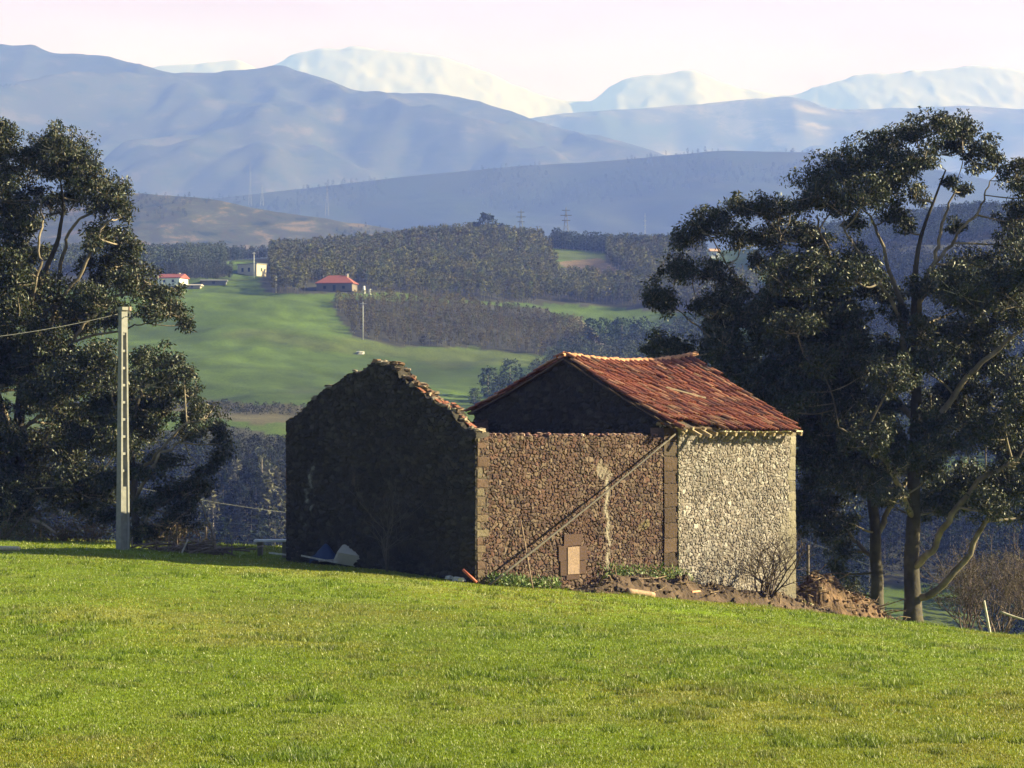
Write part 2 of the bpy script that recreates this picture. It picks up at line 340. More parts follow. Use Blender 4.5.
# ------------------------------------------------------------------ barn
th = math.radians(42); CO = np.array([-1.167, 80.0]); UV = np.array([-math.cos(th), math.sin(th)]); VV = np.array([math.sin(th), math.cos(th)])
def BP(s, w, z): p = CO+VV*s+UV*w; return np.array([p[0], p[1], z])
WD, LB, LT = 9.31, 9.95, 18.08
barn = empty('stone_barn', BP(9, 4.6, float(gz(*BP(9, 4.6, 0)[:2]))))
tag(barn, 'half ruined stone barn, roofless gabled end and a tiled end', 'barn')
RED = [(.17, .088, .068), (.15, .07, .055), (.21, .13, .10), (.12, .06, .05), (.26, .18, .14), (.15, .095, .078), (.10, .053, .047), (.22, .145, .105)]
PALE = [(.44, .37, .35), (.52, .45, .43), (.42, .345, .315), (.33, .26, .23), (.60, .53, .50), (.40, .33, .30)]
def stone_wall(name, A, d, n, L, base, top, thick, cw, ch, pal, mortar, relief, seed, du=.035, quoin=None, hook=None, edgeN=.0, matl=None, tone=.47):
    """A 3-D start, d along, n outward (2-D); base/top functions of u (world z); real relief and per-stone colour"""
    nu = int(L/du)+1; u = np.linspace(0, L, nu); tp = top(u); bs = base(u); nv = int((tp-bs).max()/du)+1
    v = np.linspace(0, 1, nv); U = np.repeat(u[None], nv, 0); Z = bs[None]+(tp-bs)[None]*v[:, None]
    wu = U+vnoise(U*2.3, Z*2.3, seed)*.16+vnoise(U*9, Z*9, seed+1)*.07; wz = Z+vnoise(U*1.9, Z*1.9, seed+2)*.16+vnoise(U*9, Z*9, seed+3)*.06
    gu = wu/cw; gv = wz/ch; j0 = np.floor(gv)
    F1 = np.full(U.shape, 9.); F2 = np.full(U.shape, 9.); idu = np.zeros(U.shape); idv = np.zeros(U.shape)
    for dj in (-1, 0, 1):
        j = j0+dj; off = hash2(j, j*0+seed, 7)*.9; i0 = np.floor(gu-off)
        for di in (-2, -1, 0, 1, 2):
            i = i0+di
            cx_ = i+off+.5+(hash2(i, j, seed+11)-.5)*.75; cy_ = j+.5+(hash2(i, j, seed+12)-.5)*.55
            wgt = .68+.75*hash2(i, j, seed+13)
            ax_ = gu-cx_; ay_ = gv-cy_; an = (hash2(i, j, seed+14)-.5)*1.1; ca_, sa_ = np.cos(an), np.sin(an); bx_ = np.abs(ax_*ca_+ay_*sa_); by_ = np.abs(ay_*ca_-ax_*sa_); D = (.45*np.sqrt(ax_**2+ay_**2)+.6*np.maximum(bx_, by_*1.05))*wgt
            m1 = D < F1; F2 = np.where(m1, F1, np.minimum(F2, D)); F1 = np.where(m1, D, F1); idu = np.where(m1, i, idu); idv = np.where(m1, j, idv)
    e = F2-F1; h = sstep(.0, .17+.1*vnoise(U*1.7, Z*1.7, seed+99), e); r1 = hash2(idu, idv, seed+21); r2 = hash2(idu, idv, seed+22); r3 = hash2(idu, idv, seed+23)
    col = np.array(pal)[np.minimum((r1*len(pal)).astype(int), len(pal)-1)]*(.72+.6*r2)[..., None]
    H = h*(.55+.7*r3)+.25*h*(1-np.clip(F1*1.3, 0, 1))+(r2-.5)*(gu-np.floor(gu)-.5)*.5*h
    if quoin:
        qc = np.array(quoin['col']); qh = quoin.get('h', .36)
        Zq = Z+(vnoise(U*0+.5, Z*1.1, seed+35)-.5)*.5+fbm(U*5, Z*5, seed+36)*.08; row = np.floor(Zq/qh); big = (row % 2 == 0)
        for side in quoin['sides']:
            dist = U if side == 0 else L-U
            qw = np.where(big, quoin['w'][0], quoin['w'][1])+(hash2(row, row*0, seed+31+side)-.5)*.30+fbm(U*4, Z*4, seed+37)*.12
            mk = dist < qw; fz = Zq/qh-row; ed = np.minimum(np.minimum(fz, 1-fz)*qh, np.where(mk, qw-dist, 1))
            hh = sstep(.0, .03, ed); cc = qc[np.minimum((hash2(row, row*0+side, seed+33)*len(qc)).astype(int), len(qc)-1)]*(.8+.4*hash2(row, row*0+side, seed+34))[..., None]
            H = np.where(mk, .35+.75*hh, H); h = np.where(mk, hh, h); col = np.where(mk[..., None], cc, col)
    mo = np.array(mortar)*(.8+.4*vnoise(U*5, Z*5, seed+41))[..., None]
    col = mo*(1-h[..., None])+col*h[..., None]
    col = col*(1+fbm(U*.7, Z*.7, seed+51)*.5)[..., None]
    if hook: H, col = hook(U, Z, H, col)
    col = col*tone
    disp = relief*H+fbm(U*11, Z*11, seed+61)*relief*.7+fbm(U*.35, Z*.35, seed+71)*.10
    if edgeN: disp = disp
    d3 = np.array([d[0], d[1], 0]); n3 = np.array([n[0], n[1], 0]); A = np.asarray(A, float)
    Vf = A[:3]*[1, 1, 0]+U[..., None]*d3+disp[..., None]*n3; Vf[..., 2] = Z
    # back sheet, same rows, coarse columns
    nb = max(2, int(L/.3)); ub = np.linspace(0, L, nb); tb = np.interp(ub, u, tp); bb = np.interp(ub, u, bs)
    Ub = np.repeat(ub[None], nv, 0); Zb = bb[None]+(tb-bb)[None]*v[:, None]
    Vb = A*[1, 1, 0]+Ub[..., None]*d3-(thick+fbm(Ub*3, Zb*3, seed+81)*.06)[..., None]*n3; Vb[..., 2] = Zb
    # top strip: same columns as the front, three rows to the back
    nt_ = 5; Vt = []
    for k in range(1, nt_+1):
        p = Vf[-1].copy(); p += -(k/nt_*thick)*n3; p[:, 2] = tp+(vnoise(u*5, u*0+k, seed+91)-.5)*.14; Vt.append(p)
    Vt = np.array(Vt)
    V = [Vf.reshape(-1, 3), Vb.reshape(-1, 3), Vt.reshape(-1, 3)]; Q = []
    g = np.arange(nv*nu).reshape(nv, nu); Q.append(np.stack([g[:-1, :-1], g[:-1, 1:], g[1:, 1:], g[1:, :-1]], -1).reshape(-1, 4))
    gb = nv*nu+np.arange(nv*nb).reshape(nv, nb); Q.append(np.stack([gb[:-1, :-1], gb[1:, :-1], gb[1:, 1:], gb[:-1, 1:]], -1).reshape(-1, 4))
    Q.append(np.stack([g[:-1, 0], g[1:, 0], gb[1:, 0], gb[:-1, 0]], -1)); Q.append(np.stack([g[:-1, -1], gb[:-1, -1], gb[1:, -1], g[1:, -1]], -1))
    gt = nv*nu+nv*nb+np.arange(nt_*nu).reshape(nt_, nu); gt = np.vstack([g[-1:], gt]); Q.append(np.stack([gt[:-1, :-1], gt[:-1, 1:], gt[1:, 1:], gt[1:, :-1]], -1).reshape(-1, 4))
    cc = np.concatenate([col.reshape(-1, 3), np.tile(np.array(pal).mean(0), (nv*nb, 1)), np.tile(col[-8], (nt_, 1))])
    o = mesh_obj(name, np.concatenate(V), None, np.concatenate(Q), matl or M_stone, barn, cc, False)
    return o
def wall_base(A, d):
    def f(u):
        return gz(A[0]+d[0]*u, A[1]+d[1]*u)-.35
    return f
def steps(u, seed, w=.28, a=.16): return (hash2(np.floor(u/w+hash2(np.floor(u/w), 0, seed)*.4), 0, seed)-.5)*a+(vnoise(u*6, u*0, seed)-.5)*.07
N_long = np.array([VV[1], -VV[0]]); N_gab = -VV; N_left = -N_long
A0 = BP(0, WD, 0); A0[2] = 0
# ruined gable facing the left of the camera (u runs from the far left corner to the near corner)
def gtop(u):
    w = WD-u
    z = np.interp(w, [0, .35, 1.4, 2.6, 3.55, 3.75, 4.2, 4.7, 5.1, 5.5, 6.0, 6.5, 7.6, 8.7, 9.31], [-1.08, -1.0, -.3, .28, .75, 1.08, 1.24, 1.26, 1.2, .95, .98, .72, .25, -.42, -.78])
    return z+steps(u, 5)
ggray = [(.075, .058, .048), (.09, .07, .055), (.065, .05, .042), (.10, .082, .068), (.055, .045, .04)]  # stone colours lowered to put deeper shade into the gables
def hook_g(U, Z, H, col):
    for (a, b, c_, w_) in ((1.0, -4.6, -3.2, .10), (1.35, -3.9, -2.4, .08)):
        m = np.exp(-((U-a-.12*np.sin(Z*5))/w_)**2)*sstep(b-.2, b, Z)*sstep(c_+.2, c_, Z)*sstep(-.12, .12, fbm(U*5, Z*5, 77)); col = col*(1-m[..., None])+np.array([.42, .4, .37])*m[..., None]
    return H, col
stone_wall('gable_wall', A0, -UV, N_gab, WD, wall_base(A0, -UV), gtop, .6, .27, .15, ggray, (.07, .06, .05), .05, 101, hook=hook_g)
# long wall of the roofless half
def top2(u): return -1.20-.011*u+steps(u, 9, .3, .1)
def hook2(U, Z, H, col):
    zc = -3.6
    line = 6.78+.06*np.sin(Z*2.1)+.05*np.sin(Z*7)
    m = np.exp(-((U-line)/.10)**2)*sstep(-6.5, -6.3, Z)*sstep(-2.4, -2.8, Z)*sstep(-.32, -.1, fbm(U*4, Z*4, 70))
    m2 = sstep(.55, .2, np.hypot((U-6.65)/.75, (Z+2.45)/.75)+fbm(U*3, Z*3, 71)*.9)
    m = np.clip(np.maximum(m, m2*.75), 0, 1)
    col = col*(1-m[..., None])+np.array([.52, .44, .36])*m[..., None]; H = H*(1-m*.7)+.5*m
    y = sstep(.5, .2, np.hypot((U-8.75)/.8, (Z+4.5)/.35)+fbm(U*3, Z*3, 73)); col = col*(1-.7*y[..., None])+np.array([.30, .26, .12])*.7*y[..., None]
    pz = sstep(.0, .25, fbm(U*.9, Z*.9, 74))[..., None]*.45; col = col*(1-pz)+np.array([.19, .10, .075])*pz
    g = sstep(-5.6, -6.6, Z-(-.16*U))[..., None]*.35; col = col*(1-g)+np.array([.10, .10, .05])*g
    return H, col
C0 = BP(0, 0, 0)
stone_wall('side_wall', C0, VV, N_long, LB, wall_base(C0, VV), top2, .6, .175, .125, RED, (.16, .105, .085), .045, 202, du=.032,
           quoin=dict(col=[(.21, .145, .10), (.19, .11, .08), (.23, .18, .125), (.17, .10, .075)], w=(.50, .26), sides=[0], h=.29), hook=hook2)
# big brown corner stones where the two builds meet, then the limed wall
B0 = BP(LB-.02, -.05, 0)
stone_wall('corner_pier', B0, VV, N_long, .78, wall_base(B0, VV), lambda u: -1.0+0*u+steps(u, 3, .3, .05), .6, .4, .4, RED, (.10, .07, .05), .05, 303,
           quoin=dict(col=[(.12, .07, .048), (.15, .09, .062), (.11, .065, .045), (.16, .11, .08)], w=(.79, .79), sides=[0], h=.5))
D0 = BP(LB+.76, -.11, 0); L3 = LT-LB-.76
def top3(u): return -1.12+.10*sstep(1.5, 0, u)+steps(u, 12, .3, .08)*sstep(3, 1, u)
def hook3(U, Z, H, col):
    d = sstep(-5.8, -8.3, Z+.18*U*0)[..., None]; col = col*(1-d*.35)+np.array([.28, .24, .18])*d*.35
    ed = np.exp(-(U/.06)**2)[..., None]; col = col*(1-ed*.8)+np.array([.55, .48, .36])*ed*.8
    a = sstep(L3-1.3, L3-.9, U)*sstep(-4.0, -4.8, Z)*.6; col = col*(1-a[..., None])+np.array([.32, .27, .21])*a[..., None]; H = H*(1-a*.6)+.5*a
    return H, col
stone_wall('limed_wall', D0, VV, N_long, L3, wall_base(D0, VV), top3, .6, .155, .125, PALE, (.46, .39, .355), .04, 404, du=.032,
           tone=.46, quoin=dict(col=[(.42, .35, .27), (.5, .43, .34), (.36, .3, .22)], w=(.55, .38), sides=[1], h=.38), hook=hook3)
# gable between the two halves, its tip above the ruin
zr = lambda s: np.interp(s, [9.5, 10.5, 12, 13.8, 15.5, 17, 17.8, 18.4], [1.63, 1.58, 1.47, 1.43, 1.50, 1.63, 1.76, 1.77])
zeR = lambda s: -1.06-.016*(s-9.8)-.05*np.sin(np.clip((s-9.8)/8.4, 0, 1)*math.pi)
G0 = BP(LB+.12, WD+.15, 0)
def ptop(u): return np.interp(WD+.15-u, [-.1, 4.65, WD+.3], [-.98, 1.50, -.52])+steps(u, 31, .3, .05)*.6
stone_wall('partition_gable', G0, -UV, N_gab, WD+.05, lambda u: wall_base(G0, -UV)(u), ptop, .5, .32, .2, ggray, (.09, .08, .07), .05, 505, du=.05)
# far gable, left side walls (seen only from other positions)
E0 = BP(LT, 0.02, 0)
stone_wall('end_gable', E0, UV, VV, WD, wall_base(E0, UV), lambda u: np.interp(u, [0, 4.65, WD], [-1.1, 1.5, -.6]), .6, .3, .22, PALE, (.24, .2, .15), .05, 606, du=.08)
L0 = BP(LT, WD, 0)
stone_wall('back_wall', L0, -VV, N_left, LT, wall_base(L0, -VV), lambda u: np.interp(u, [0, 8, 8.3, LT], [-.7, -.7, -.9, -.9])+steps(u, 41), .6, .3, .2, RED, (.1, .08, .06), .05, 707, du=.09)
# loose cap stones and broken tiles along the ruined rakes
mb = MB()
for k in range(85):
    u = WD-RNG.uniform(0.05, 5.1); z = float(gtop(np.array([u]))[0]); p = BP(RNG.uniform(0, .5), WD-u, z+RNG.uniform(0, .08))
    mb.rock(p, RNG.uniform(.12, .3, 3)*[1.2, 1.2, .7], np.array(random.choice([(.24, .19, .14), (.28, .21, .15), (.2, .12, .08), (.12, .08, .06)]))*RNG.uniform(.6, 1.2))
for k in range(55):
    u = RNG.uniform(0.05, 4.7); z = float(gtop(np.array([u]))[0]); p = BP(RNG.uniform(0, .5), WD-u, z+RNG.uniform(-.02, .06))
    mb.rock(p, RNG.uniform(.15, .34, 3)*[1.4, 1.4, .4], np.array((.14, .12, .1))*RNG.uniform(.7, 1.3))
tag(mb.build('cap_stones', M_stone, barn), kind='stuff')
mb = MB()
for k in range(70):
    s = RNG.uniform(.1, LB-.2); z = -1.20-.011*s
    mb.rock(BP(s, RNG.uniform(.05, .5), z+RNG.uniform(0, .06)), RNG.uniform(.1, .22, 3)*[1.2, 1.2, .7], np.array(random.choice(RED))*1.5*RNG.uniform(.8, 1.2))
tag(mb.build('wall_top_stones', M_stone, barn), kind='stuff')
mb = MB()
for k in range(11):     # broken roof tiles caught on the right rake
    w = RNG.uniform(.3, 3.4); z = float(gtop(np.array([WD-w]))[0]); d = np.array([*(-UV), -.55]); d /= np.linalg.norm(d); a, b = rot_from(d+RNG.normal(size=3)*.3)
    mb.box(BP(RNG.uniform(0, .45), w, z+.09), (.32, .15, .03), [d, a, b], .05, np.array((.28, .10, .06))*RNG.uniform(.6, 1.2))
tag(mb.build('broken_tiles', M_tile, barn), kind='stuff')
# blocked window: dressed surround and pale infill
WU = 4.82; WZ = -6.28
def wp(u, z, o=0.): p = CO+VV*u+N_long*o; return np.array([p[0], p[1], z])
AX = np.array([[VV[0], VV[1], 0], [N_long[0], N_long[1], 0], [0, 0, 1]])
zb = WZ+.25
win = MB(); win.box(wp(WU, zb+.45, .05), (.62, .14, .95), AX, .01, (.23, .155, .12))
fr = MB()
for (du_, dz_, w_, h_) in ((-.48, .2, .38, .5), (-.52, .72, .46, .5), (.49, .18, .42, .46), (.52, .68, .46, .5), (0, 1.16, .95, .4), (0, -.12, .7, .2)):
    fr.box(wp(WU+du_, zb+dz_, .0), (w_, .18, h_), AX, .03, np.array((.062, .034, .027))*RNG.uniform(.85, 1.15))
wf = fr.build('window_surround', M_stone, barn); win.build('blocked_pane', M_stone, wf)

# --- roof
def rp(s, q, lift=0., side=1, le=0.):
    """point on the roof: q 0 at ridge .. 1 at eave (q may exceed 1), side 1 = lit slope"""
    wr = 4.65
    if side > 0: w = wr-q*(wr+.82); z = zr(s)+(zeR(s)-zr(s))*q
    else: w = wr+q*(WD+.35-wr); z = zr(s)+(-.55-zr(s))*q
    z = z-.06*math.sin(math.pi*min(max(q, 0), 1))
    nn = np.array([N_long[0]*side*.45, N_long[1]*side*.45, .89]); return BP(s, w, z)+nn*lift
roof = mesh = None
def slope_sheet(side, mbx, lift, th_, s0, s1, q0, q1, col):
    S = np.linspace(s0, s1, 16); Qn = np.linspace(q0, q1, 10); V = []
    for l in (lift, lift-th_):
        for s in S:
            for q in Qn: V.append(rp(s, q, l, side))
    a, b = len(S), len(Qn); g = np.arange(a*b).reshape(a, b); g2 = g+a*b; Q = []
    for i in range(a-1):
        for j in range(b-1): Q += [[g[i, j], g[i+1, j], g[i+1, j+1], g[i, j+1]], [g2[i, j], g2[i, j+1], g2[i+1, j+1], g2[i+1, j]]]
    for i in range(a-1): Q += [[g[i, 0], g2[i, 0], g2[i+1, 0], g[i+1, 0]], [g[i, -1], g[i+1, -1], g2[i+1, -1], g2[i, -1]]]
    for j in range(b-1): Q += [[g[0, j], g[0, j+1], g2[0, j+1], g2[0, j]], [g[-1, j], g2[-1, j], g2[-1, j+1], g[-1, j+1]]]
    mbx.add(V, Q=Q, c=col)
md = MB(); slope_sheet(1, md, -.03, .05, 9.78, 17.5, .0, .95, (.10, .065, .045)); slope_sheet(-1, md, -.03, .05, 9.78, 17.5, .0, .98, (.10, .065, .045))
roof = md.build('roof', M_wood, barn)
TC = [(.26, .062, .036), (.32, .08, .045), (.22, .05, .032), (.36, .11, .06), (.17, .045, .034), (.29, .07, .04), (.44, .18, .10), (.13, .045, .036)]
def tiles(side, name):
    mt = MB(); ns = 27; rows = 15
    for c in range(ns):
        s = 9.86+c*(17.45-9.9)/(ns-1)
        for r in range(rows):
            qend = (r+1.12)/rows; q0 = r/rows-.01
            if side > 0 and s < 12.3 and r >= rows-2+int(s > 11.2 and r < rows-1) and s > 10.1: continue
            if side > 0 and r == rows-1 and hash2(c, r, 5) < .18: continue
            for kind in (1, -1):
                sj = s+(RNG.normal()*.012)+(0 if kind > 0 else .152); lf = (.12 if kind > 0 else .015)+RNG.normal()*.016
                if hash2(c, r, 8+kind) < .02: lf += .05; sj += .06
                rad0, rad1 = (.085, .108) if kind > 0 else (.10, .085); V = []; n = 6
                qq0, qq1 = q0, qend+RNG.normal()*.004+(.012 if kind > 0 else 0)
                tilt = .0 if kind > 0 else 0
                for q, ra, l in ((qq0, rad0, lf-.025), (qq1, rad1, lf+.02)):
                    for k in range(n+1):
                        a = math.pi*k/n; V.append(rp(sj-ra*math.cos(a), q, l+kind*ra*math.sin(a)*.8-(0 if kind > 0 else -.06), side))
                    for k in range(n+1):
                        a = math.pi*k/n; ra2 = ra-.014; V.append(rp(sj-ra2*math.cos(a), q, l-.006+kind*ra2*math.sin(a)*.8-(0 if kind > 0 else -.06), side))
                m = n+1; Q = []
                for k in range(n): Q += [[k, k+1, 2*m+k+1, 2*m+k], [m+k, 3*m+k, 3*m+k+1, m+k+1], [2*m+k, 2*m+k+1, 3*m+k+1, 3*m+k], [k, m+k, m+k+1, k+1]]
                cc = (np.array(TC[int(hash2(c*3+kind, r, 77)*len(TC))])*.7+np.array((.25,.062,.036))*.22)*RNG.uniform(.75, 1.2)*(1 if kind > 0 else .45)*np.array([.88, 1.12, 1.2])  # pan tiles darkened to paint shade into the gaps between cover rows
                if fbm(np.array(s*.8), np.array(r*.4), 90) > .17: cc = cc*.75+np.array((.05, .05, .03))
                mt.add(V, Q=Q, c=cc)
    return mt.build(name, M_tile, roof)
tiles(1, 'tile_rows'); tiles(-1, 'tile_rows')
mt = MB()
for k in range(23):     # ridge tiles
    s0 = 9.72+k*.355; s1 = s0+.40; V = []; n = 7; lift = .07+RNG.normal()*.012
    for s, ra, l in ((s0, .14, lift), (s1, .165, lift+.035)):
        for th_ in (0, .018):
            for j in range(n+1):
                a = math.pi*j/n; ra_ = ra-th_; p = BP(s, 4.65+ra_*math.cos(a), float(zr(s))+l+ra_*math.sin(a)*.9-.05); V.append(p)
    m = n+1; Q = []
    for j in range(n): Q += [[j, j+1, 2*m+j+1, 2*m+j], [m+j, 3*m+j, 3*m+j+1, m+j+1], [2*m+j, 2*m+j+1, 3*m+j+1, 3*m+j], [j, m+j, m+j+1, j+1]]
    mt.add(V, Q=Q, c=np.array((.50, .24, .13))*RNG.uniform(.8, 1.25))
mt.build('ridge_tiles', M_tile, roof)
mt = MB()
for (s, q, ds, dq) in ((13.0, .42, 1.4, .15),):
    mt = MB()
    p0, p1 = rp(s, q, .22), rp(s+ds, q+dq, .21); d = p1-p0; l = np.linalg.norm(d); a, b = rot_from(d); mt.box((p0+p1)/2, (l, .04, .055), [d/l, a, b], .02, (.42, .34, .24)); mt.build('loose_lath', M_wood, roof)
mt = MB()
for k in range(12):     # rafter tails under the eave
    mt = MB()
    s = 11.0+k*.6; p0, p1 = rp(s, .80, -.14), rp(s, 1.0 if s > 12 else 1.03, -.14); d = p1-p0; l = np.linalg.norm(d); a, b = rot_from(d)
    ax = [d/l, np.array([VV[0], VV[1], 0]), np.cross(d/l, [VV[0], VV[1], 0])]
    mt.box((p0+p1)/2, (l, .10, .12), ax, .02, np.array((.36, .27, .18))*RNG.uniform(.8, 1.2)); mt.build('rafter_tail', M_wood, roof)
mt = MB(); cs = []
for (sa, sb, q) in ((12.5, 15.0, .985), (15.02, 17.65, .985)):
    p0, p1 = rp(sa, q, -.05), rp(sb, q, -.05); d = p1-p0; l = np.linalg.norm(d); mt.box((p0+p1)/2, (l, .16, .045), [d/l, *rot_from(d/l)[::-1]] if 0 else [d/l, np.array([N_long[0], N_long[1], 0]), np.array([0, 0, 1.])], .01, (.55, .46, .33))
mt.build('eave_board', M_wood, roof)
mt = MB()
for k in range(46):     # rubble and bits of tile on the bared wall head
    s = RNG.uniform(10.0, 12.4); mt.rock(BP(s, RNG.uniform(-.1, .4), -1.0+RNG.uniform(0, .22)), RNG.uniform(.14, .34, 3)*[1, 1, .7], np.array(random.choice([(.5, .42, .3), (.42, .3, .2), (.36, .15, .09), (.55, .47, .36)]))*RNG.uniform(.8, 1.1))
tag(mt.build('wall_head_rubble', M_stone, barn), kind='stuff')
mt = MB()
for (s, w0, w1, z0, z1) in ((10.3, 1.2, -.75, -.35, -1.12), (10.9, 1.0, -.6, -.4, -1.05), (11.6, 1.0, -.62, -.42, -1.08), (10.6, .3, -.4, -.7, -1.25)):
    mt = MB(); p0, p1 = BP(s, w0, z0), BP(s+.1, w1, z1); mt.tube([p0, p1], [.07, .06], 7, (.40, .31, .21)); mt.build('bared_rafter', M_wood, roof)

# --- poles leaning on the barn
def stick(name, pts, r0, r1, c, label, cat, n=8, group=None, bend=0):
    m = MB(); pts = curve(pts, 8); m.tube(pts, np.linspace(r0, r1, len(pts)), n, c); o = m.build(name, M_wood, None, True); return tag(o, label, cat, group)
gC = lambda u, o: float(gz(*wp(u, 0, o)[:2]))
stick('leaning_pole', [on_ground(489, 79.3), (on_ground(489, 79.3)+wp(10.4, -1.25, .22))/2-[0, 0, .06], wp(10.4, -1.25, .22)], .043, .034, (.095, .08, .07),
      'long grey wooden pole propped diagonally across the reddish stone wall', 'pole')
stick('leaning_stick', [on_ground(533, 80.6), wp(2.05, -4.05, .12)], .026, .018, (.26, .18, .13),
      'thin upright stick leaning on the stone wall, crossed by the long pole', 'stick')
print('barn done')

# ------------------------------------------------------------------ leaves
def leaves(cent, rad, n, size, cols, seed, drop=.5, flat=.75, wid=.36, shell=.35):
    """n leaf quads per clump centre: hanging pointed leaves; one array set"""
    r = np.random.default_rng(seed); cent = np.repeat(cent, n, 0); rad = np.repeat(rad, n)
    d = r.normal(size=cent.shape); d /= np.linalg.norm(d, axis=1)[:, None]; q = (shell+(1-shell)*r.random(len(d))**.6)*rad
    p = cent+d*q[:, None]*[1, 1, flat]
    ax = r.normal(size=p.shape)*[1, 1, .8]+[0, 0, -drop*1.6]; ax /= np.linalg.norm(ax, axis=1)[:, None]
    sd = np.cross(ax, r.normal(size=p.shape)); sd /= np.linalg.norm(sd, axis=1)[:, None]
    L = size*r.uniform(.6, 1.3, len(p))[:, None]; W = L*wid
    V = np.stack([p, p+ax*L*.45+sd*W*.5, p+ax*L, p+ax*L*.45-sd*W*.5], 1).reshape(-1, 3)
    Q = np.arange(len(p)*4).reshape(-1, 4)
    cc = np.array(cols)[r.integers(0, len(cols), len(p))]*r.uniform(.7, 1.3, len(p))[:, None]
    return V, Q, np.repeat(cc, 4, 0)
EUC = [(.026, .038, .017), (.032, .044, .018), (.022, .034, .018), (.042, .048, .022), (.026, .038, .024), (.05, .042, .022), (.034, .042, .022), (.028, .036, .018), (.12, .105, .07)]  # last, tan entry paints sunlit highlights onto some leaves
def eucalypt(name, label, Y0, base, trunks, blobs, seed, leafn, cat='tree', group=None, cols=EUC, size=.165, subk=1.25, twr=.035, bark=(.15, .12, .09), depth=1.0):
    """trunks: list of limbs [(px, row, dY, radius_m)...]; blobs: (px, row, r_px, dY)"""
    rr = random.Random(seed); b0 = on_ground(base, Y0); root = empty(name, b0); tag(root, label, cat, group)
    pts = []; mb = MB()
    for k, tr in enumerate(trunks):
        c = curve([P(x, y, Y0+dy) for x, y, dy, _ in tr], 26); R = np.interp(np.linspace(0, 1, len(c)), np.linspace(0, 1, len(tr)), [t[3] for t in tr])
        q_ = np.arange(len(c))*.55; c = c+np.stack([fbm(q_, q_*0+k, seed)*.45, fbm(q_, q_*0+k+9, seed)*.5, fbm(q_, q_*0+k+19, seed)*(.3 if k else 0)], 1)*(1 if k else .35)*np.minimum(1, np.arange(len(c))/4.)[:, None]
        if k < 1: R = R*(1+.5*np.exp(-np.arange(len(R))*1.1))
        col = np.array(bark)[None]*(.45+.8*vnoise(np.arange(len(c))*.7, np.full(len(c), k), seed))[:, None]*(.45 if k == 0 else 1.4)  # trunk darkened, limbs lightened: sunlit highlights put into the bark colour
        mb.tube(c, R*.8, 9, np.vstack([np.repeat(col, 9, 0), col[0], col[-1]])); pts += [(p, r) for p, r in zip(c, R)]
    PT = np.array([p for p, r in pts]); PR = np.array([r for p, r in pts]); cents = []; rads = []
    for (x, y, rp_, dy) in blobs:
        Y = Y0+dy*depth; c = P(x, y, Y); rm = rp_/F*Y*1.12
        d = PT-c; dist = np.linalg.norm(d*[1, 1, .7], axis=1)+np.where(PT[:, 2] > c[2]-.1*rm, 3+2*(PT[:, 2]-c[2]), 0); k = int(np.argmin(dist)); a = PT[k]; ln = np.linalg.norm(a-c)
        low = c-[0, 0, rm*.35]; mid = (a+low)/2+np.array([rr.uniform(-1, 1), rr.uniform(-1, 1), rr.uniform(-.6, .1)])*ln*.13
        cu = curve([a, mid, low], 10); r0 = min(PR[k]*.6, .03+ln*.012+rm*.02); cb = np.array(bark)*rr.uniform(.6, 1.9)
        mb.tube(cu, np.linspace(r0, .03, len(cu)), 6, cb)
        if ln > 1.5: PT = np.vstack([PT, cu[2:-1]]); PR = np.concatenate([PR, np.linspace(r0, .03, len(cu))[2:-1]])
        ns = max(6, int(5.2*rm*rm*subk*4*1.7)); 
        for j in range(ns):
            for _ in range(20):
                v = np.array([rr.gauss(0, 1) for _ in range(3)]); v /= np.linalg.norm(v)
                if v[2] > -.75: break
            s = c+v*[1, 1.1, .85]*rm*(rr.uniform(.35, 1.05) if j % 4 else rr.uniform(1.0, 1.45)); cents.append(s); rads.append(rr.uniform(.3, .68)*min(1, .55+rm*.4))
            if j % 2 == 0: mb.tube([low, (low+s)/2+np.array([rr.uniform(-.12, .12), rr.uniform(-.12, .12), -.05]), s], [.028, .02, .009], 4, np.minimum(cb*1.7, .4), cap=False)
    tk = mb.build('trunk', M_bark, root, True)
    V, Q, C = leaves(np.array(cents), np.array(rads), leafn, size, cols, seed)
    mesh_obj('crown', V, None, Q, M_leaf, root, C)
    print(name, len(cents), len(Q)); return root

def fill_blobs(poly, n, r0, r1, seed, dy=4.0, gaps=()):
    rr = random.Random(seed); xs = [p[0] for p in poly]; ys = [p[1] for p in poly]; out = []
    t = 0
    while len(out) < n and t < 20000:
        t += 1; x = rr.uniform(min(xs), max(xs)); y = rr.uniform(min(ys), max(ys))
        if not inside(np.array([x]), np.array([y]), poly)[0]: continue
        if any(math.hypot((x-a), (y-b)) < r+r0*.7 for a, b, r in gaps): continue
        r = rr.uniform(r0, r1)
        if any(math.hypot(x-o[0], (y-o[1])*1.2) < (r+o[2])*.33 for o in out): continue
        out.append((x, y, r, rr.uniform(-dy, dy)))
    return out
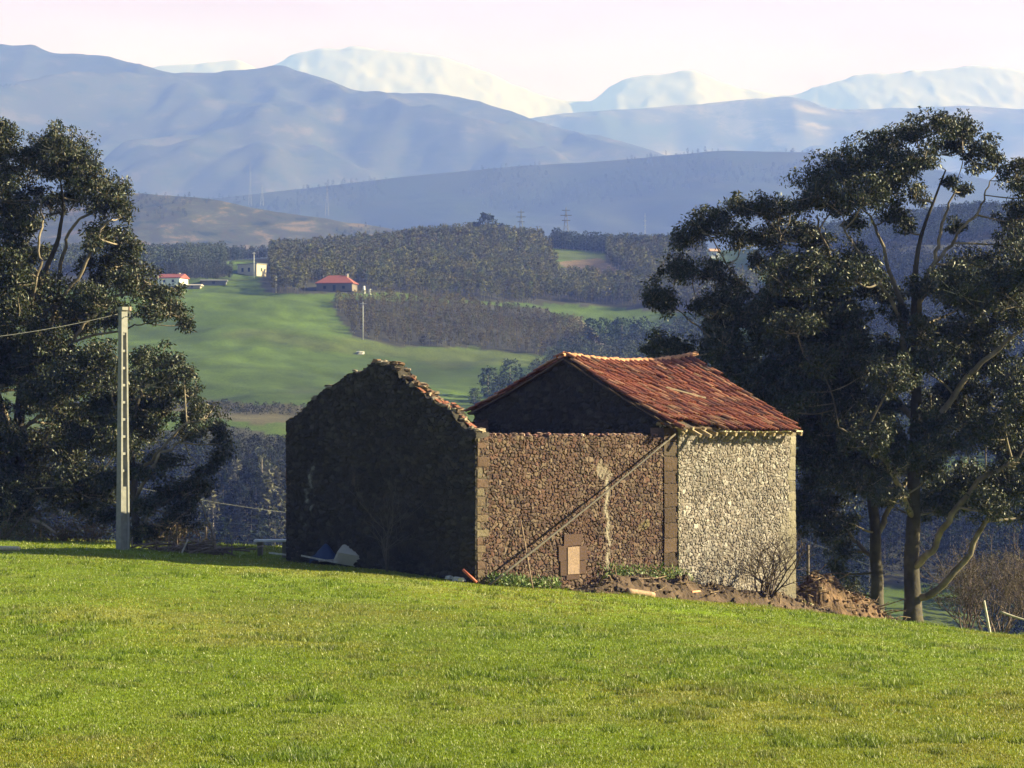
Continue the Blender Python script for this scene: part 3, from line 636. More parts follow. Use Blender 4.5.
# right: the tall one (columns 780..1060)
bl = [(815, 188, 18, -1), (808, 205, 12, 0), (838, 172, 20, 1), (860, 160, 18, -1), (885, 148, 18, 2), (915, 132, 15, 0), (940, 126, 15, -1), (962, 132, 14, 1), (982, 148, 13, 0),
      (998, 162, 9, 1), (1016, 172, 13, -1), (1030, 190, 16, 0), (835, 200, 18, 2), (862, 195, 20, -2), (888, 185, 18, 1), (900, 165, 18, -1), (945, 150, 13, 2), (975, 163, 8, 0),
      (925, 160, 12, -1), (890, 212, 14, 1), (860, 220, 10, 0), (915, 196, 10, 2), (905, 225, 9, 0), (955, 228, 8, 1), (965, 190, 4, 1), (950, 182, 4, 0), (1020, 214, 16, 1), (1015, 240, 14, 0), (1035, 260, 22, -2), (985, 262, 12, 1), (1000, 282, 18, -2)]
poly = [(800, 262), (850, 255), (900, 262), (945, 258), (985, 268), (1060, 262), (1070, 505), (1010, 515), (965, 500), (930, 515), (880, 510), (840, 490), (800, 440), (770, 380), (760, 320)]
bl += fill_blobs(poly, 106, 11, 21, 3, 4.5, gaps=[(935, 300, 6), (985, 395, 9), (1002, 350, 7), (915, 440, 6), (990, 455, 12), (862, 400, 3), (952, 372, 5), (820, 345, 5), (1010, 420, 7), (875, 330, 5), (955, 470, 9)])
bl += [(945, 395, 13, 1), (960, 425, 12, 0), (990, 400, 13, -1), (930, 430, 12, 1), (985, 355, 12, 1), (950, 350, 12, 2), (890, 500, 11, 1), (935, 505, 9, 2), (1000, 440, 13, -1), (1025, 450, 18, 0), (965, 440, 12, -3), (930, 470, 10, -2), (1010, 480, 10, 0)]
eucalypt('eucalyptus_tree', 'tall spreading eucalyptus, thick forked trunk in front at the far right of the barn', 100, 912,
 [[(913, 634, 0, .46), (912, 560, 0, .40), (914, 470, 0, .34), (917, 380, 0, .26), (915, 300, 0, .18), (922, 235, 0, .10), (945, 170, 0, .04)],
  [(914, 600, 0, .20), (940, 588, -.5, .18), (965, 560, -.8, .16), (985, 520, -1, .13), (1005, 480, -1, .11), (1040, 420, -1, .06)],
  [(912, 570, 0, .2), (935, 545, -1, .17), (962, 500, -1.6, .15), (1000, 470, -2, .1), (1045, 460, -2, .05)],
  [(914, 470, 0, .2), (935, 420, -1, .17), (975, 370, -1.5, .14), (1020, 330, -2, .09), (1050, 300, -2, .05)],
  [(915, 400, 0, .2), (905, 350, .5, .17), (900, 300, .5, .13), (880, 240, 1, .08), (862, 205, 1, .05)],
  [(916, 330, 0, .15), (925, 290, 0, .13), (937, 245, 0, .09), (945, 215, 0, .07), (958, 178, .3, .03)],
  [(918, 290, 0, .12), (945, 250, 0, .09), (972, 218, 0, .07), (990, 180, 0, .03)],
  [(914, 420, 0, .16), (880, 380, 2, .14), (855, 320, 2, .1), (830, 250, 2, .07), (815, 215, 1, .04)],
  [(906, 340, .5, .12), (885, 290, -.5, .09), (850, 240, -.5, .06), (840, 210, 0, .03)],
  [(914, 520, 0, .15), (890, 470, -2, .12), (865, 440, -3, .08), (840, 430, -3, .04)]],
 bl, 11, 95)
# right: the lower one, trunk nearer the barn (columns 640..880)
bl = [(654, 296, 14, 0), (664, 306, 10, 1), (688, 236, 14, 0), (705, 228, 15, -1), (722, 215, 13, 1), (740, 208, 13, 0), (760, 208, 13, -1), (778, 212, 14, 1), (790, 208, 9, 0), (675, 268, 12, 1), (692, 268, 14, -1), (712, 272, 13, 0), (728, 285, 10, 1), (740, 240, 14, 2), (765, 238, 14, 0),
      (795, 236, 15, 1), (815, 240, 12, 0), (756, 262, 9, 1), (776, 262, 9, -1), (650, 350, 10, 2), (668, 345, 12, 1), (682, 354, 12, 2), (708, 302, 12, 0), (735, 305, 12, -1), (722, 298, 10, 1)]
poly = [(700, 335), (720, 312), (760, 290), (805, 270), (840, 300), (870, 380), (880, 450), (868, 490), (800, 475), (795, 430), (740, 385), (700, 356)]
bl += fill_blobs(poly, 56, 11, 20, 5, 3.5, gaps=[(715, 330, 4), (742, 330, 4), (775, 345, 4), (800, 390, 4)])
bl += [(825, 455, 14, 0), (850, 470, 13, 2), (800, 460, 14, 1), (812, 480, 12, -1), (800, 500, 14, 0), (815, 515, 16, 1), (795, 528, 10, 0), (835, 500, 12, 1), (830, 530, 14, 0), (845, 548, 11, 1), (838, 570, 9, 0), (850, 585, 8, 1), (852, 520, 9, -1), (865, 475, 12, 0)]
eucalypt('eucalyptus_tree', 'broad eucalyptus directly behind the barn with its dark trunk beside the earth heap', 103, 876,
 [[(877, 622, 0, .36), (876, 560, 0, .32), (872, 490, 0, .27), (862, 420, 0, .2), (842, 350, 0, .14), (815, 290, 0, .07)],
  [(873, 500, 0, .16), (840, 430, 0, .14), (800, 370, 0, .12), (770, 320, 0, .09), (740, 280, 0, .06), (715, 240, 0, .03)],
  [(845, 430, 0, .12), (790, 390, 1, .1), (740, 360, 1, .08), (700, 330, 1, .05), (672, 305, 1, .03)],
  [(770, 320, 0, .08), (768, 290, 0, .06), (775, 265, 0, .05), (782, 235, 0, .03)],
  [(725, 345, 1, .06), (708, 320, 1, .05), (695, 295, 0, .03)],
  [(876, 560, 0, .13), (850, 535, 1, .1), (830, 510, 1, .06), (812, 495, 1, .04)],
  [(874, 540, 0, .16), (892, 505, 0, .13), (905, 480, 1, .1), (925, 440, 1, .06)]],
 bl, 12, 95)
# left: the tree in front, mostly at the frame edge
bl = [(-15, 150, 22, 0), (4, 130, 13, 0), (8, 150, 12, 1), (40, 148, 14, 0), (55, 145, 15, -1), (72, 152, 16, 1), (84, 168, 15, 0), (92, 182, 14, -1), (108, 188, 14, 1), (118, 203, 12, 0), (122, 214, 8, 0), (36, 165, 13, 2), (60, 172, 17, 0), (78, 195, 15, 1), (98, 205, 12, 0),
      (30, 190, 10, 1), (12, 175, 12, 2), (-5, 190, 22, -1), (15, 205, 16, 1), (5, 225, 18, 0), (30, 225, 14, -1), (50, 205, 12, 2), (100, 235, 13, 0), (120, 240, 12, 1), (92, 246, 10, -1), (133, 252, 11, 0), (118, 262, 14, 1), (140, 272, 13, 0), (128, 285, 13, -1), (150, 290, 13, 1), (100, 280, 12, 1),
      (165, 300, 12, 0), (176, 312, 11, 1), (184, 322, 7, 0), (150, 312, 10, -1), (170, 288, 8, 0), (90, 265, 9, 1), (118, 310, 11, 2), (110, 322, 10, 0)]
poly = [(-60, 240), (20, 245), (60, 262), (80, 290), (100, 300), (90, 340), (120, 350), (145, 372), (140, 440), (110, 500), (40, 510), (-60, 510)]
bl += fill_blobs(poly, 115, 12, 21, 9, 4, gaps=[(70, 285, 8), (40, 275, 4), (60, 330, 5), (25, 420, 6), (50, 455, 5), (90, 350, 5)])
eucalypt('eucalyptus_tree', 'tall dark eucalyptus filling the left edge, pale limbs rising above the pole', 104, 12,
 [[(14, 545, 0, .42), (16, 480, 0, .36), (22, 400, 0, .28), (30, 330, 0, .22), (45, 275, 0, .16), (62, 225, 0, .1), (60, 170, 0, .04)],
  [(22, 400, 0, .16), (50, 340, 1, .14), (58, 275, .5, .11), (75, 225, 0, .08), (110, 200, 0, .04)],
  [(40, 320, 0, .14), (70, 290, -1, .1), (100, 235, -1, .07), (118, 215, -1, .03)],
  [(30, 370, 0, .14), (70, 340, -1, .11), (110, 300, -1, .08), (150, 285, -1, .04)],
  [(28, 350, 0, .12), (36, 290, -2, .1), (41, 245, -2, .07), (40, 200, -1, .04)],
  [(18, 450, 0, .15), (-10, 370, 1, .12), (-20, 280, 1, .1), (-8, 190, 1, .05)],
  [(20, 430, 0, .12), (60, 400, -2, .1), (100, 360, -2, .06)],
  [(60, 345, -1, .08), (105, 335, -1, .06), (140, 325, -1, .04), (170, 315, -1, .02)]],
 bl, 13, 92)
# left: the lower one standing further right
bl = [(140, 360, 11, 0), (156, 360, 13, 1), (172, 368, 12, 0), (184, 376, 9, -1), (150, 380, 15, -1), (170, 390, 14, 1), (188, 392, 10, 0), (165, 412, 12, 0), (150, 405, 13, 1), (190, 412, 11, 0), (205, 412, 10, 1), (214, 425, 9, 0), (222, 440, 8, 0), (225, 455, 6, 1), (218, 462, 4, 0),
      (198, 430, 8, -1), (185, 432, 8, 1), (130, 395, 12, 2), (128, 420, 14, 0), (145, 430, 11, 1), (120, 445, 13, -1), (160, 455, 9, 0), (172, 462, 9, 1), (150, 470, 9, -1), (130, 470, 12, 0), (185, 490, 11, 0), (200, 488, 11, 1), (205, 472, 7, 0), (168, 495, 12, 1), (185, 508, 12, 0), (150, 505, 11, -1),
      (170, 522, 11, 0), (190, 522, 9, 1), (145, 528, 10, 0), (128, 510, 11, 1), (108, 480, 12, 0), (105, 515, 11, 1)]
eucalypt('eucalyptus_tree', 'smaller drooping eucalyptus just right of the concrete utility pole', 98, 140,
 [[(138, 550, 0, .20), (134, 490, 0, .18), (132, 440, 0, .14), (140, 395, 0, .09), (155, 370, 0, .04)],
  [(134, 480, 0, .11), (160, 450, -1, .08), (185, 425, -1, .06), (210, 415, -1, .03)],
  [(136, 500, 0, .1), (150, 470, -1, .09), (172, 445, -1, .06), (200, 432, -1, .03)],
  [(138, 530, 0, .08), (160, 505, 0, .06), (190, 490, 0, .03)],
  [(133, 460, 0, .08), (118, 420, 1, .06), (110, 380, 1, .03)]],
 bl, 14, 92)

# ------------------------------------------------------------------ far woods
def far_proto(kind, seed):
    r = np.random.default_rng(seed)
    n = dict(gum=90, dense=170, cone=300, shrub=60)[kind]; h = 1.0; t = r.random(n)
    if kind == 'cone': z = t**.8; rad = .17*(1-z)**.8+.02
    elif kind == 'shrub': z = t*.9; rad = .5*np.sin(np.clip(z*3+.3, 0, 3.14))*.9
    elif kind == 'gum': z = .32+.68*t; rad = .15*np.sqrt(np.clip(np.sin((z-.25)/.8*math.pi), 0.02, 1))
    else: z = .18+.82*t; rad = .24*np.sqrt(np.clip(np.sin((z-.1)/.95*math.pi), 0.02, 1))
    a = r.uniform(0, 2*math.pi, n); q = rad*(.55+.5*r.random(n)); c = np.stack([np.cos(a)*q, np.sin(a)*q, z], 1)
    s = dict(gum=.055, dense=.048, cone=.03, shrub=.10)[kind]
    V = (c[:, None]+r.normal(size=(n, 3, 3))*s*[.75, .75, .7]).reshape(-1, 3); T = np.arange(n*3).reshape(-1, 3)
    shade = np.repeat(r.uniform(.82, 1.18, n), 3); ntr = 0
    if kind != 'shrub':
        w = .008; tv = np.array([[-w, 0, 0], [w, 0, 0], [0, 0, .85], [0, -w, 0], [0, w, 0], [0, 0, .85]]); V = np.vstack([V, tv]); T = np.vstack([T, [[n*3, n*3+1, n*3+2], [n*3+3, n*3+4, n*3+5]]])
        shade = np.concatenate([shade, np.full(6, -1.)])
    return V, T, shade
PROT = {k: [far_proto(k, 50+i) for i in range(6)] for k in ('gum', 'dense', 'cone', 'shrub')}
def wood_mass(name, label, poly, Ylo, Yhi, spacing, h, kind, col, seed, cat='wood', trunkc=(.26, .22, .18), jit=.35, keep=None, zf=None):
    r = np.random.default_rng(seed); x0 = min(p[0] for p in poly); x1 = max(p[0] for p in poly)
    W = max(abs(x0-CX), abs(x1-CX))/F*Yhi; gx = np.arange((x0-CX)/F*(Yhi if x0 < CX else Ylo), (x1-CX)/F*(Yhi if x1 > CX else Ylo), spacing); gy = np.arange(Ylo, Yhi, spacing)
    X, Y = np.meshgrid(gx, gy); X = (X+r.uniform(-.5, .5, X.shape)*spacing).ravel(); Y = (Y+r.uniform(-.5, .5, Y.shape)*spacing).ravel()
    Z = (zf or gz)(X, Y); px = X/Y*F+CX; yi = HY-Z*F/Y; k = inside(px, yi, poly)
    if keep: k &= keep(X, Y, px, yi)
    X, Y, Z = X[k], Y[k], Z[k]; VS = []; TS = []; CS = []; n = 0
    for i in range(len(X)):
        V, T, sh = PROT[kind][r.integers(6)]; H = h*r.uniform(1-jit, 1+jit*.7)*(1+fbm(X[i]/40, Y[i]/40, seed)*.5); a = r.uniform(0, 6.28); ca, sa = math.cos(a), math.sin(a); w = H*r.uniform(.8, 1.3)
        v = np.stack([(V[:, 0]*ca-V[:, 1]*sa)*w+X[i], (V[:, 0]*sa+V[:, 1]*ca)*w+Y[i], V[:, 2]*H+Z[i]-.3], 1)
        c = np.array(col)*r.uniform(.75, 1.25)*(1+fbm(X[i]/60, Y[i]/60, seed+4)*.7)*np.array([1+r.normal()*.08, 1, 1+r.normal()*.05]); cc = np.where(sh[:, None] < 0, np.array(trunkc)[None], c[None]*np.abs(sh)[:, None])
        VS.append(v); TS.append(T+n); CS.append(cc); n += len(v)
    o = mesh_obj(name, np.concatenate(VS), np.concatenate(TS), None, M_far, None, np.concatenate(CS))
    print(name, len(X), n); return tag(o, label, cat, kind='stuff')
wood_mass('wood', 'dense brown green eucalyptus plantation covering the middle hill', WOODS['hill'], 840, 1290, 3.3, 7.5, 'gum', (.092, .09, .030), 1,
          keep=lambda X, Y, px, yi: ~inside(px, yi, [(308, 283), (366, 283), (370, 302), (304, 302)]) & ~inside(px, yi, [(228, 255), (270, 255), (272, 296), (228, 296)]) & ~inside(px, yi, [(550, 248), (606, 248), (612, 282), (560, 282)]) & ~inside(px, yi, [(566, 266), (600, 262), (640, 284), (600, 286)]) & ~inside(px, yi, [(700, 248), (760, 248), (770, 285), (712, 276)]) & ~inside(px, yi, [(540, 300), (700, 312), (720, 350), (590, 345)]))
wood_mass('young_plantation', 'young low brown plantation above the green pasture', WOODS['young'], 700, 880, 2.6, 4.2, 'gum', (.10, .088, .036), 2, cat='plantation', trunkc=(.3, .25, .2))
wood_mass('wood', 'dark wood behind the white house at the left', [(-60, 275), (-60, 262), (140, 262), (222, 257), (224, 270), (150, 275)], 900, 1300, 3.6, 7.5, 'dense', (.055, .065, .04), 3)
wood_mass('wood', 'dark row of trees on the skyline left of the middle hill', [(225, 262), (225, 254), (300, 248), (300, 256)], 1000, 1350, 4, 6.5, 'dense', (.045, .055, .032), 31)
wood_mass('wood', 'dark mixed wood below the plantation behind the tiled roof', WOODS['lower'], 600, 830, 3.8, 7, 'dense', (.05, .058, .035), 4,
          keep=lambda X, Y, px, yi: (px > 612) | (yi > 356))
wood_mass('wood', 'tall dark wood on the right hand hill behind the eucalyptus', [(552, 264), (552, 238), (700, 236), (780, 240), (800, 228), (900, 208), (1120, 200), (1120, 262), (900, 262), (790, 275), (700, 264)], 1080, 1340, 4, 8, 'dense', (.042, .052, .034), 5,
          keep=lambda X, Y, px, yi: ((px > 700) | (Y > 1165)) & ~inside(px, yi, [(700, 246), (760, 246), (775, 285), (712, 276)]))
wood_mass('wood', 'shadowy blue wooded slope of the deep valley', [(-120, 660), (-120, 490), (140, 496), (230, 495), (300, 500), (420, 500), (540, 490), (760, 485), (1150, 490), (1150, 660)], 345, 545, 4.8, 10.5, 'cone', (.018, .024, .016), 6,  # foliage colour lowered to paint in the shade of the valley
          keep=lambda X, Y, px, yi: (fbm(X/30, Y/30, 8) > -.3) & ~inside(px, yi, [(875, 590), (985, 590), (985, 700), (875, 700)]))
wood_mass('scrub', 'strip of brown scrub along the bottom edge of the pasture', [(-100, 412), (-100, 404), (170, 402), (300, 406), (330, 416), (250, 415), (170, 408)], 540, 640, 2.3, 1.5, 'shrub', (.04, .042, .024), 7, cat='scrub')
wood_mass('scrub', 'low dark scrub between the pasture and the valley wood', [(-100, 500), (-100, 450), (230, 451), (320, 455), (480, 460), (560, 460), (540, 500), (300, 505)], 470, 600, 3.3, 5.0, 'dense', (.028, .032, .02), 8, cat='scrub')

wood_mass('wood', 'dusky mixed wood on the far slope behind the big eucalyptus', [(770, 305), (800, 268), (900, 262), (1150, 255), (1150, 480), (760, 475), (760, 400)], 560, 1080, 4.6, 7.5, 'dense', (.028, .033, .02), 9)
wood_mass('wood', 'scattered scrubby trees over the brown moorland hill', [(60, 150), (520, 150), (520, 300), (60, 300)], 1800, 2560, 12, 5.5, 'dense', (.028, .032, .018), 11,
          keep=lambda X, Y, px, yi: fbm(X/130, Y/90, 12) > .0, zf=lambda X, Y: rz('brown', X, Y))
wood_mass('wood', 'tiny trees roughening the crest of the dark blue ridge', [(200, 120), (1100, 120), (1100, 260), (200, 260)], 4450, 4760, 17, 9, 'dense', (.02, .026, .016), 13,
          keep=lambda X, Y, px, yi: fbm(X/160, Y/160, 14) > -.02, zf=lambda X, Y: rz('dark', X, Y))
wood_mass('shrubbery', 'dark shrubs and small trees around the farm buildings', [(140, 276), (182, 272), (232, 270), (232, 280), (182, 280)], 850, 1100, 3.2, 3.6, 'dense', (.04, .045, .028), 17, cat='shrubs')
# single trees across the valley
def far_tree(name, label, px, yb, h, kind, col, seed, group, Ylo=350, Yhi=1300, dens=3, w=1.0, Yf=None):
    Y = Yf or find_Y(px, yb, Ylo, Yhi); b = on_ground(px, Y); r = np.random.default_rng(seed); root = empty(name, b); tag(root, label, 'tree', group)
    VS = []; n = 0; T_ = []; C_ = []
    for d in range(dens):
        V, T, sh = far_proto(kind, 500+seed*7+d); m = sh > 0; V = V[m]; T = np.arange(len(V)).reshape(-1, 3); a = r.uniform(0, 6.28); ca, sa = math.cos(a), math.sin(a)
        off = r.normal(size=2)*h*.05
        VS.append(np.stack([(V[:, 0]*ca-V[:, 1]*sa)*h*w+off[0], (V[:, 0]*sa+V[:, 1]*ca)*h*w+off[1], V[:, 2]*h], 1)+b); T_.append(T+n); n += len(V); C_.append(np.array(col)*sh[m][:, None])
    mesh_obj('crown', np.concatenate(VS), np.concatenate(T_), None, M_far, root, np.concatenate(C_))
    mb = MB(); mb.tube([b-[0, 0, .4], b+[0, 0, h*.5], b+[0, 0, h*.85]], [h*.022, h*.015, h*.005], 6, (.2, .16, .13)); mb.build('trunk', M_bark, root, True)
    return root
for i, (px, yb, hp, lb) in enumerate([(488, 402, 34, 'left and middle tree of the dark clump in the pasture, above the ruined gable'), (510, 398, 38, 'tallest round tree of the clump in the pasture above the ruined gable'), (474, 408, 20, 'small dark tree at the left foot of the pasture clump'), (499, 406, 30, 'front tree in the middle of the pasture clump')]):
    Y = find_Y(px, yb, 500, 900); far_tree('broadleaf_tree', lb.replace('left and middle', 'left hand large'), px, yb, hp/F*Y, 'dense', (.05, .065, .04), 20+i, 'clump of trees in the pasture', dens=3, w=1.1, Yf=Y)
for i, (px, yb, hp, lb) in enumerate([(486, 244, 28, 'round tall tree sticking out of the wood at the hill top'), (472, 244, 20, 'lower round tree just left of the tallest hill top tree'), (500, 245, 20, 'lower round tree just right of the tallest hill top tree')]):
    far_tree('hilltop_tree', lb, px, yb, hp/F*1190, 'dense', (.048, .058, .035), 30+i, 'trees on the hill top', dens=4, w=1.45, Yf=1185+i*4)
for i, (px, yb, hp, lb) in enumerate([(592, 345, 26, 'leftmost green tree at the edge of the small bright field'), (606, 348, 30, 'tall green tree in the small bright field'), (622, 352, 34, 'broad dark tree right of the small bright field'), (640, 350, 30, 'dark round tree between the bright field and the eucalyptus')]):
    Y = find_Y(px, yb, 650, 950); far_tree('broadleaf_tree', lb, px, yb, hp/F*Y, 'dense', (.05, .072, .035), 40+i, 'trees round the small bright field', dens=3, w=1.2, Yf=Y)
vl = ['slim', 'broad', 'pale', 'leaning', 'short', 'tall']
for i, (px, yb, hp, lb) in enumerate([(213, 560, 68, 'pale conical valley tree right of the drooping eucalyptus'), (226, 562, 44, 'short conical valley tree beside the pale one'), (245, 552, 48, 'conical valley tree midway between eucalyptus and barn'), (256, 560, 78, 'tall conical valley tree in the gap left of the ruin'), (269, 562, 86, 'tallest conical valley tree, left of the ruined gable corner'), (281, 560, 62, 'conical valley tree touching the left edge of the ruin'), (236, 520, 50, 'upper conical valley tree seen higher on the shady slope'),
      (198, 560, 60, 'dark conical valley tree partly hidden by the drooping eucalyptus'), (182, 562, 50, 'valley tree glimpsed under the drooping eucalyptus leaves'), (262, 505, 45, 'small conical valley tree high in the gap left of the ruin')]):
    Yv = 400 if yb > 540 else 440; b = on_ground(px, Yv); hp2 = max(8, (HY-(yb-hp))/F*Yv-b[2]); far_tree('conifer_tree', lb, px, yb, hp2, 'cone', (.12, .115, .08) if i % 2 == 0 else (.07, .075, .05), 60+i, 'single conifers in the valley', dens=2, w=1.15, Yf=Yv+i*1.5)

# ------------------------------------------------------------------ houses and poles across the valley
def box3(mb, c, sx, sy, sz, ry, col): a = np.array([math.cos(ry), math.sin(ry), 0]); mb.box(np.asarray(c)+[0, 0, sz/2], (sx, sy, sz), [a, [-a[1], a[0], 0], [0, 0, 1]], 0, col)
def house(name, label, px, yb, w, d, h, rh, ry, wallc, roofc, hip, wins, Yf=None, chim=True, cat='house'):
    Y = Yf or find_Y(px, yb, 700, 1250); b = on_ground(px, Y); b[2] = min(b[2], float(gz(b[0]-w*.45, b[1])), float(gz(b[0]+w*.45, b[1])))-.2; r = empty(name, b); tag(r, label, cat)
    a = np.array([math.cos(ry), math.sin(ry), 0]); c = np.array([-a[1], a[0], 0]); z = np.array([0, 0, 1.])
    m = MB(); box3(m, b, w, d, h, ry, wallc); wall = m.build('wall', M_conc, r)
    if roofc:
        m = MB(); o = .5; t = b+z*h; w2, d2 = w/2+o, d/2+o; k = (w2-d2*.8) if hip else w2
        V = [t-a*w2-c*d2, t+a*w2-c*d2, t+a*w2+c*d2, t-a*w2+c*d2, t-a*k+z*rh, t+a*k+z*rh]; V += [v-z*.25 for v in V[:4]]
        m.add(V, T=[[0, 4, 3], [1, 2, 5]], Q=[[0, 1, 5, 4], [2, 3, 4, 5], [6, 7, 1, 0], [7, 8, 2, 1], [8, 9, 3, 2], [9, 6, 0, 3], [9, 8, 7, 6]], c=roofc); rf = m.build('roof', M_tile, r)
        if chim: m = MB(); box3(m, t+a*w*.28+z*rh*.3, .8, .8, rh*.9, ry, (.5, .42, .36)); m.build('chimney', M_conc, rf)
    else:
        m = MB(); box3(m, b+z*h, w+.5, d+.5, .35, ry, (.2, .19, .17)); m.build('roof', M_conc, r)
    for (u, zz, ww, hh, side) in wins:
        m = MB(); p = b+(a*u-c*(d/2+.03) if side == 0 else a*(w/2+.03)+c*u)+z*zz
        m.box(p, (ww, .1, hh), [a, c, z] if side == 0 else [c, a, z], 0, (.03, .035, .04)); m.build('window', M_paint, r)
    return r
house('farmhouse', 'low dark walled farmhouse with hipped red roof at the pasture top', 337, 291, 13, 9, 3.0, 2.9, -.15, (.16, .13, .11), (.24, .07, .05), True, [(-3.5, 1.4, 1, 1, 0), (0, 1.2, 1, 2, 0), (3.4, 1.4, 1, 1, 0)])
house('white_house', 'small white house with red roof beside the left hand wood', 173, 285, 8.5, 8, 3.0, 1.5, -.25, (.78, .76, .72), (.24, .065, .05), False, [(-1.8, 1.7, .9, 1, 0), (1.6, 1.7, .9, 1, 0), (0, 1.6, .9, 1, 1)])
house('block_building', 'flat roofed shady block building with sunlit end right of the sheds', 252, 275, 10, 6, 4.8, 0, -.6, (.55, .45, .33), None, False, [(-2.4, 2.6, 1.1, 1.6, 0), (1.0, 2.6, 1.1, 1.6, 0), (0, 2.6, 1, 1.4, 1)], cat='building')
house('shed', 'long low grey roofed farm shed between the white house and block building', 214, 284, 9, 4, 1.6, .5, .05, (.14, .14, .13), (.13, .13, .13), False, [(0, .8, 1, .9, 0)], chim=False, cat='shed')
house('shed', 'small pale farm shed next to the white house', 193, 288, 6, 3.5, 1.2, .4, -.1, (.35, .28, .22), (.4, .34, .3), False, [(0, .7, .8, .7, 0)], chim=False, cat='shed')
house('hilltop_house', 'tiny white house on the ridge glimpsed left of the big eucalyptus', 714, 255, 4, 4, 3.5, 1.2, .2, (.8, .78, .74), (.5, .3, .2), False, [(0, 1.8, .8, .9, 0)], Yf=1130, chim=False)
def post(name, label, cat, px, yt, yb, r, col, arm=0, Y=None, group=None, m_=None):
    Y = Y or find_Y(px, yb); b = on_ground(px, Y); h = (HY-yt)/F*Y-b[2]; root = empty(name, b); tag(root, label, cat, group)
    m = MB(); m.tube([b-[0, 0, .3], b+[0, 0, h]], [r, r*.75], 8, col); m.build('shaft', m_ or M_conc, root, True)
    if arm: m = MB(); m.box(b+[0, 0, h-.5], (arm, .18, .2), None, 0, col); m.build('cross_arm', m_ or M_conc, root)
    return root
post('utility_pole', 'white utility pole standing in the pasture left of the young plantation', 'pole', 363, 302, 340, .16, (.42, .41, .40), 2.0)
post('utility_pole', 'grey utility pole beside the wood behind the farmhouse', 'pole', 276, 276, 293, .18, (.5, .49, .47), 1.2)
post('utility_pole', 'thin pole standing over the flat roofed block building', 'pole', 254, 252, 278, .15, (.6, .58, .55), 1.4)
post('gate_pillar', 'left hand white gate pillar right of the farmhouse', 'pillar', 364, 286, 294, .5, (.75, .72, .68), 0)
post('gate_pillar', 'right hand short white gate pillar right of the farmhouse', 'pillar', 370, 289, 295, .45, (.7, .68, .64), 0)
b = P(360, 354, find_Y(360, 354, 600, 850)); m = MB(); b = on_ground(360, b[1]); m.rock(b+[0, 0, .3], (2.8, 1.8, 1.5), (.4, .38, .35)); o = m.build('boulder', M_stone); tag(o, 'grey boulder lying alone in the far pasture below the white pole', 'rock')
def pylon(label, px, yt, Y, wb, col, zb=None):
    wb *= .8
    b = on_ground(px, Y) if zb is None else P(px, zb, Y); top = P(px, yt, Y); h = top[2]-b[2]; root = empty('pylon', b); tag(root, label, 'pylon', 'pylons on the far ridges'); s = Y/1250.; m = MB(); t = .07*s*(2.2 if col[0] == .10 else .65)
    for sx in (-1, 1):
        for sy in (-1, 1): m.tube([b+[sx*wb, sy*wb, -1], b+[sx*wb*.25, sy*wb*.25, h*.75], b+[0, 0, h]], [t, t*.8, t*.6], 4, col)
    for k in range(7):
        z0, z1 = h*k/8, h*(k+1)/8; w0 = wb*(1-z0/h*.95); w1 = wb*(1-z1/h*.95)
        m.tube([b+[-w0, -w0, z0], b+[w1, -w1, z1]], t*.5, 4, col); m.tube([b+[w0, w0, z0], b+[-w1, w1, z1]], t*.5, 4, col)
    m.build('lattice', M_metal, root)
    for zz, ww in ((.93, .9), (.82, 1.25), (.71, .95)): m = MB(); m.box(b+[0, 0, h*zz], (wb*2*ww, t*2, t*2.2), None, 0, col); m.build('cross_arm', M_metal, root)
pylon('dark lattice pylon, left of the two on the middle ridge', 521, 209, 1300, 2.5, (.10, .11, .13)); pylon('dark lattice pylon, right of the two on the middle ridge', 566, 207, 1290, 3.0, (.10, .10, .12))
pylon('pale thin pylon above the brown moorland hill', 327, 184, 3200, 3, (.14, .14, .16), 215); pylon('faint pylon at the left above the moorland hill', 250, 160, 4300, 3, (.14, .14, .16), 205)
pylon('darker faint pylon between the two pale ones above the moorland', 262, 184, 3500, 3, (.2, .22, .26), 205); pylon('small white mast on the wooded ridge left of the eucalyptus', 645, 213, 1330, 1.0, (.4, .4, .4))

# ------------------------------------------------------------------ near the barn
def near(px, Y, dz=0): p = on_ground(px, Y); p[2] += dz; return p
# concrete utility pole with openings
Yp = 87.; b = near(123, Yp); H = (HY-310)/F*Yp-b[2]; up = empty('utility_pole', b); tag(up, 'concrete utility pole with ladder-like openings in front of the eucalyptus', 'pole')
a_ = math.radians(-44); ax = np.array([math.cos(a_), math.sin(a_), 0]); ay = np.array([-ax[1], ax[0], 0]); m = MB(); n_ = 30
def ubox(z0, z1, u0, u1, v): # tapered block between heights
    V = []
    for z in (z0, z1):
        f = .76-.28*z/H
        for su, sv in ((u0, -v), (u1, -v), (u1, v), (u0, v)): V.append(b+ay*su*f*1.0*-1+ax*sv*f+[0, 0, z])
    m.add(V, Q=[[0, 1, 2, 3], [7, 6, 5, 4], [0, 4, 5, 1], [1, 5, 6, 2], [2, 6, 7, 3], [3, 7, 4, 0]], c=np.array((.24, .23, .22))*RNG.uniform(.9, 1.05))
    m.v[-1] = m.v[-1]
cuts = [2.3]+[2.3+.62*k for k in range(1, int((H-2.9)/.62)+1)]
ubox(-.4, 2.3, -.27, .27, .20)
for k in range(len(cuts)-1):
    z0, z1 = cuts[k], cuts[k+1]; ubox(z0, z1, -.27, -.15, .199); ubox(z0, z1, .15, .27, .199); ubox(z1-.09, z1, -.149, .149, .13)
    if k > 8: ubox(z0, z1-.09, -.149, .149, .03)
ubox(cuts[-1], H, -.27, .27, .2)
m.build('shaft', M_conc, up)
m = MB(); m.box(b+[0, 0, H+.05], (.34, .32, .12), [ax, ay, [0, 0, 1]], 0, (.26, .245, .22)); m.build('cap', M_conc, up)
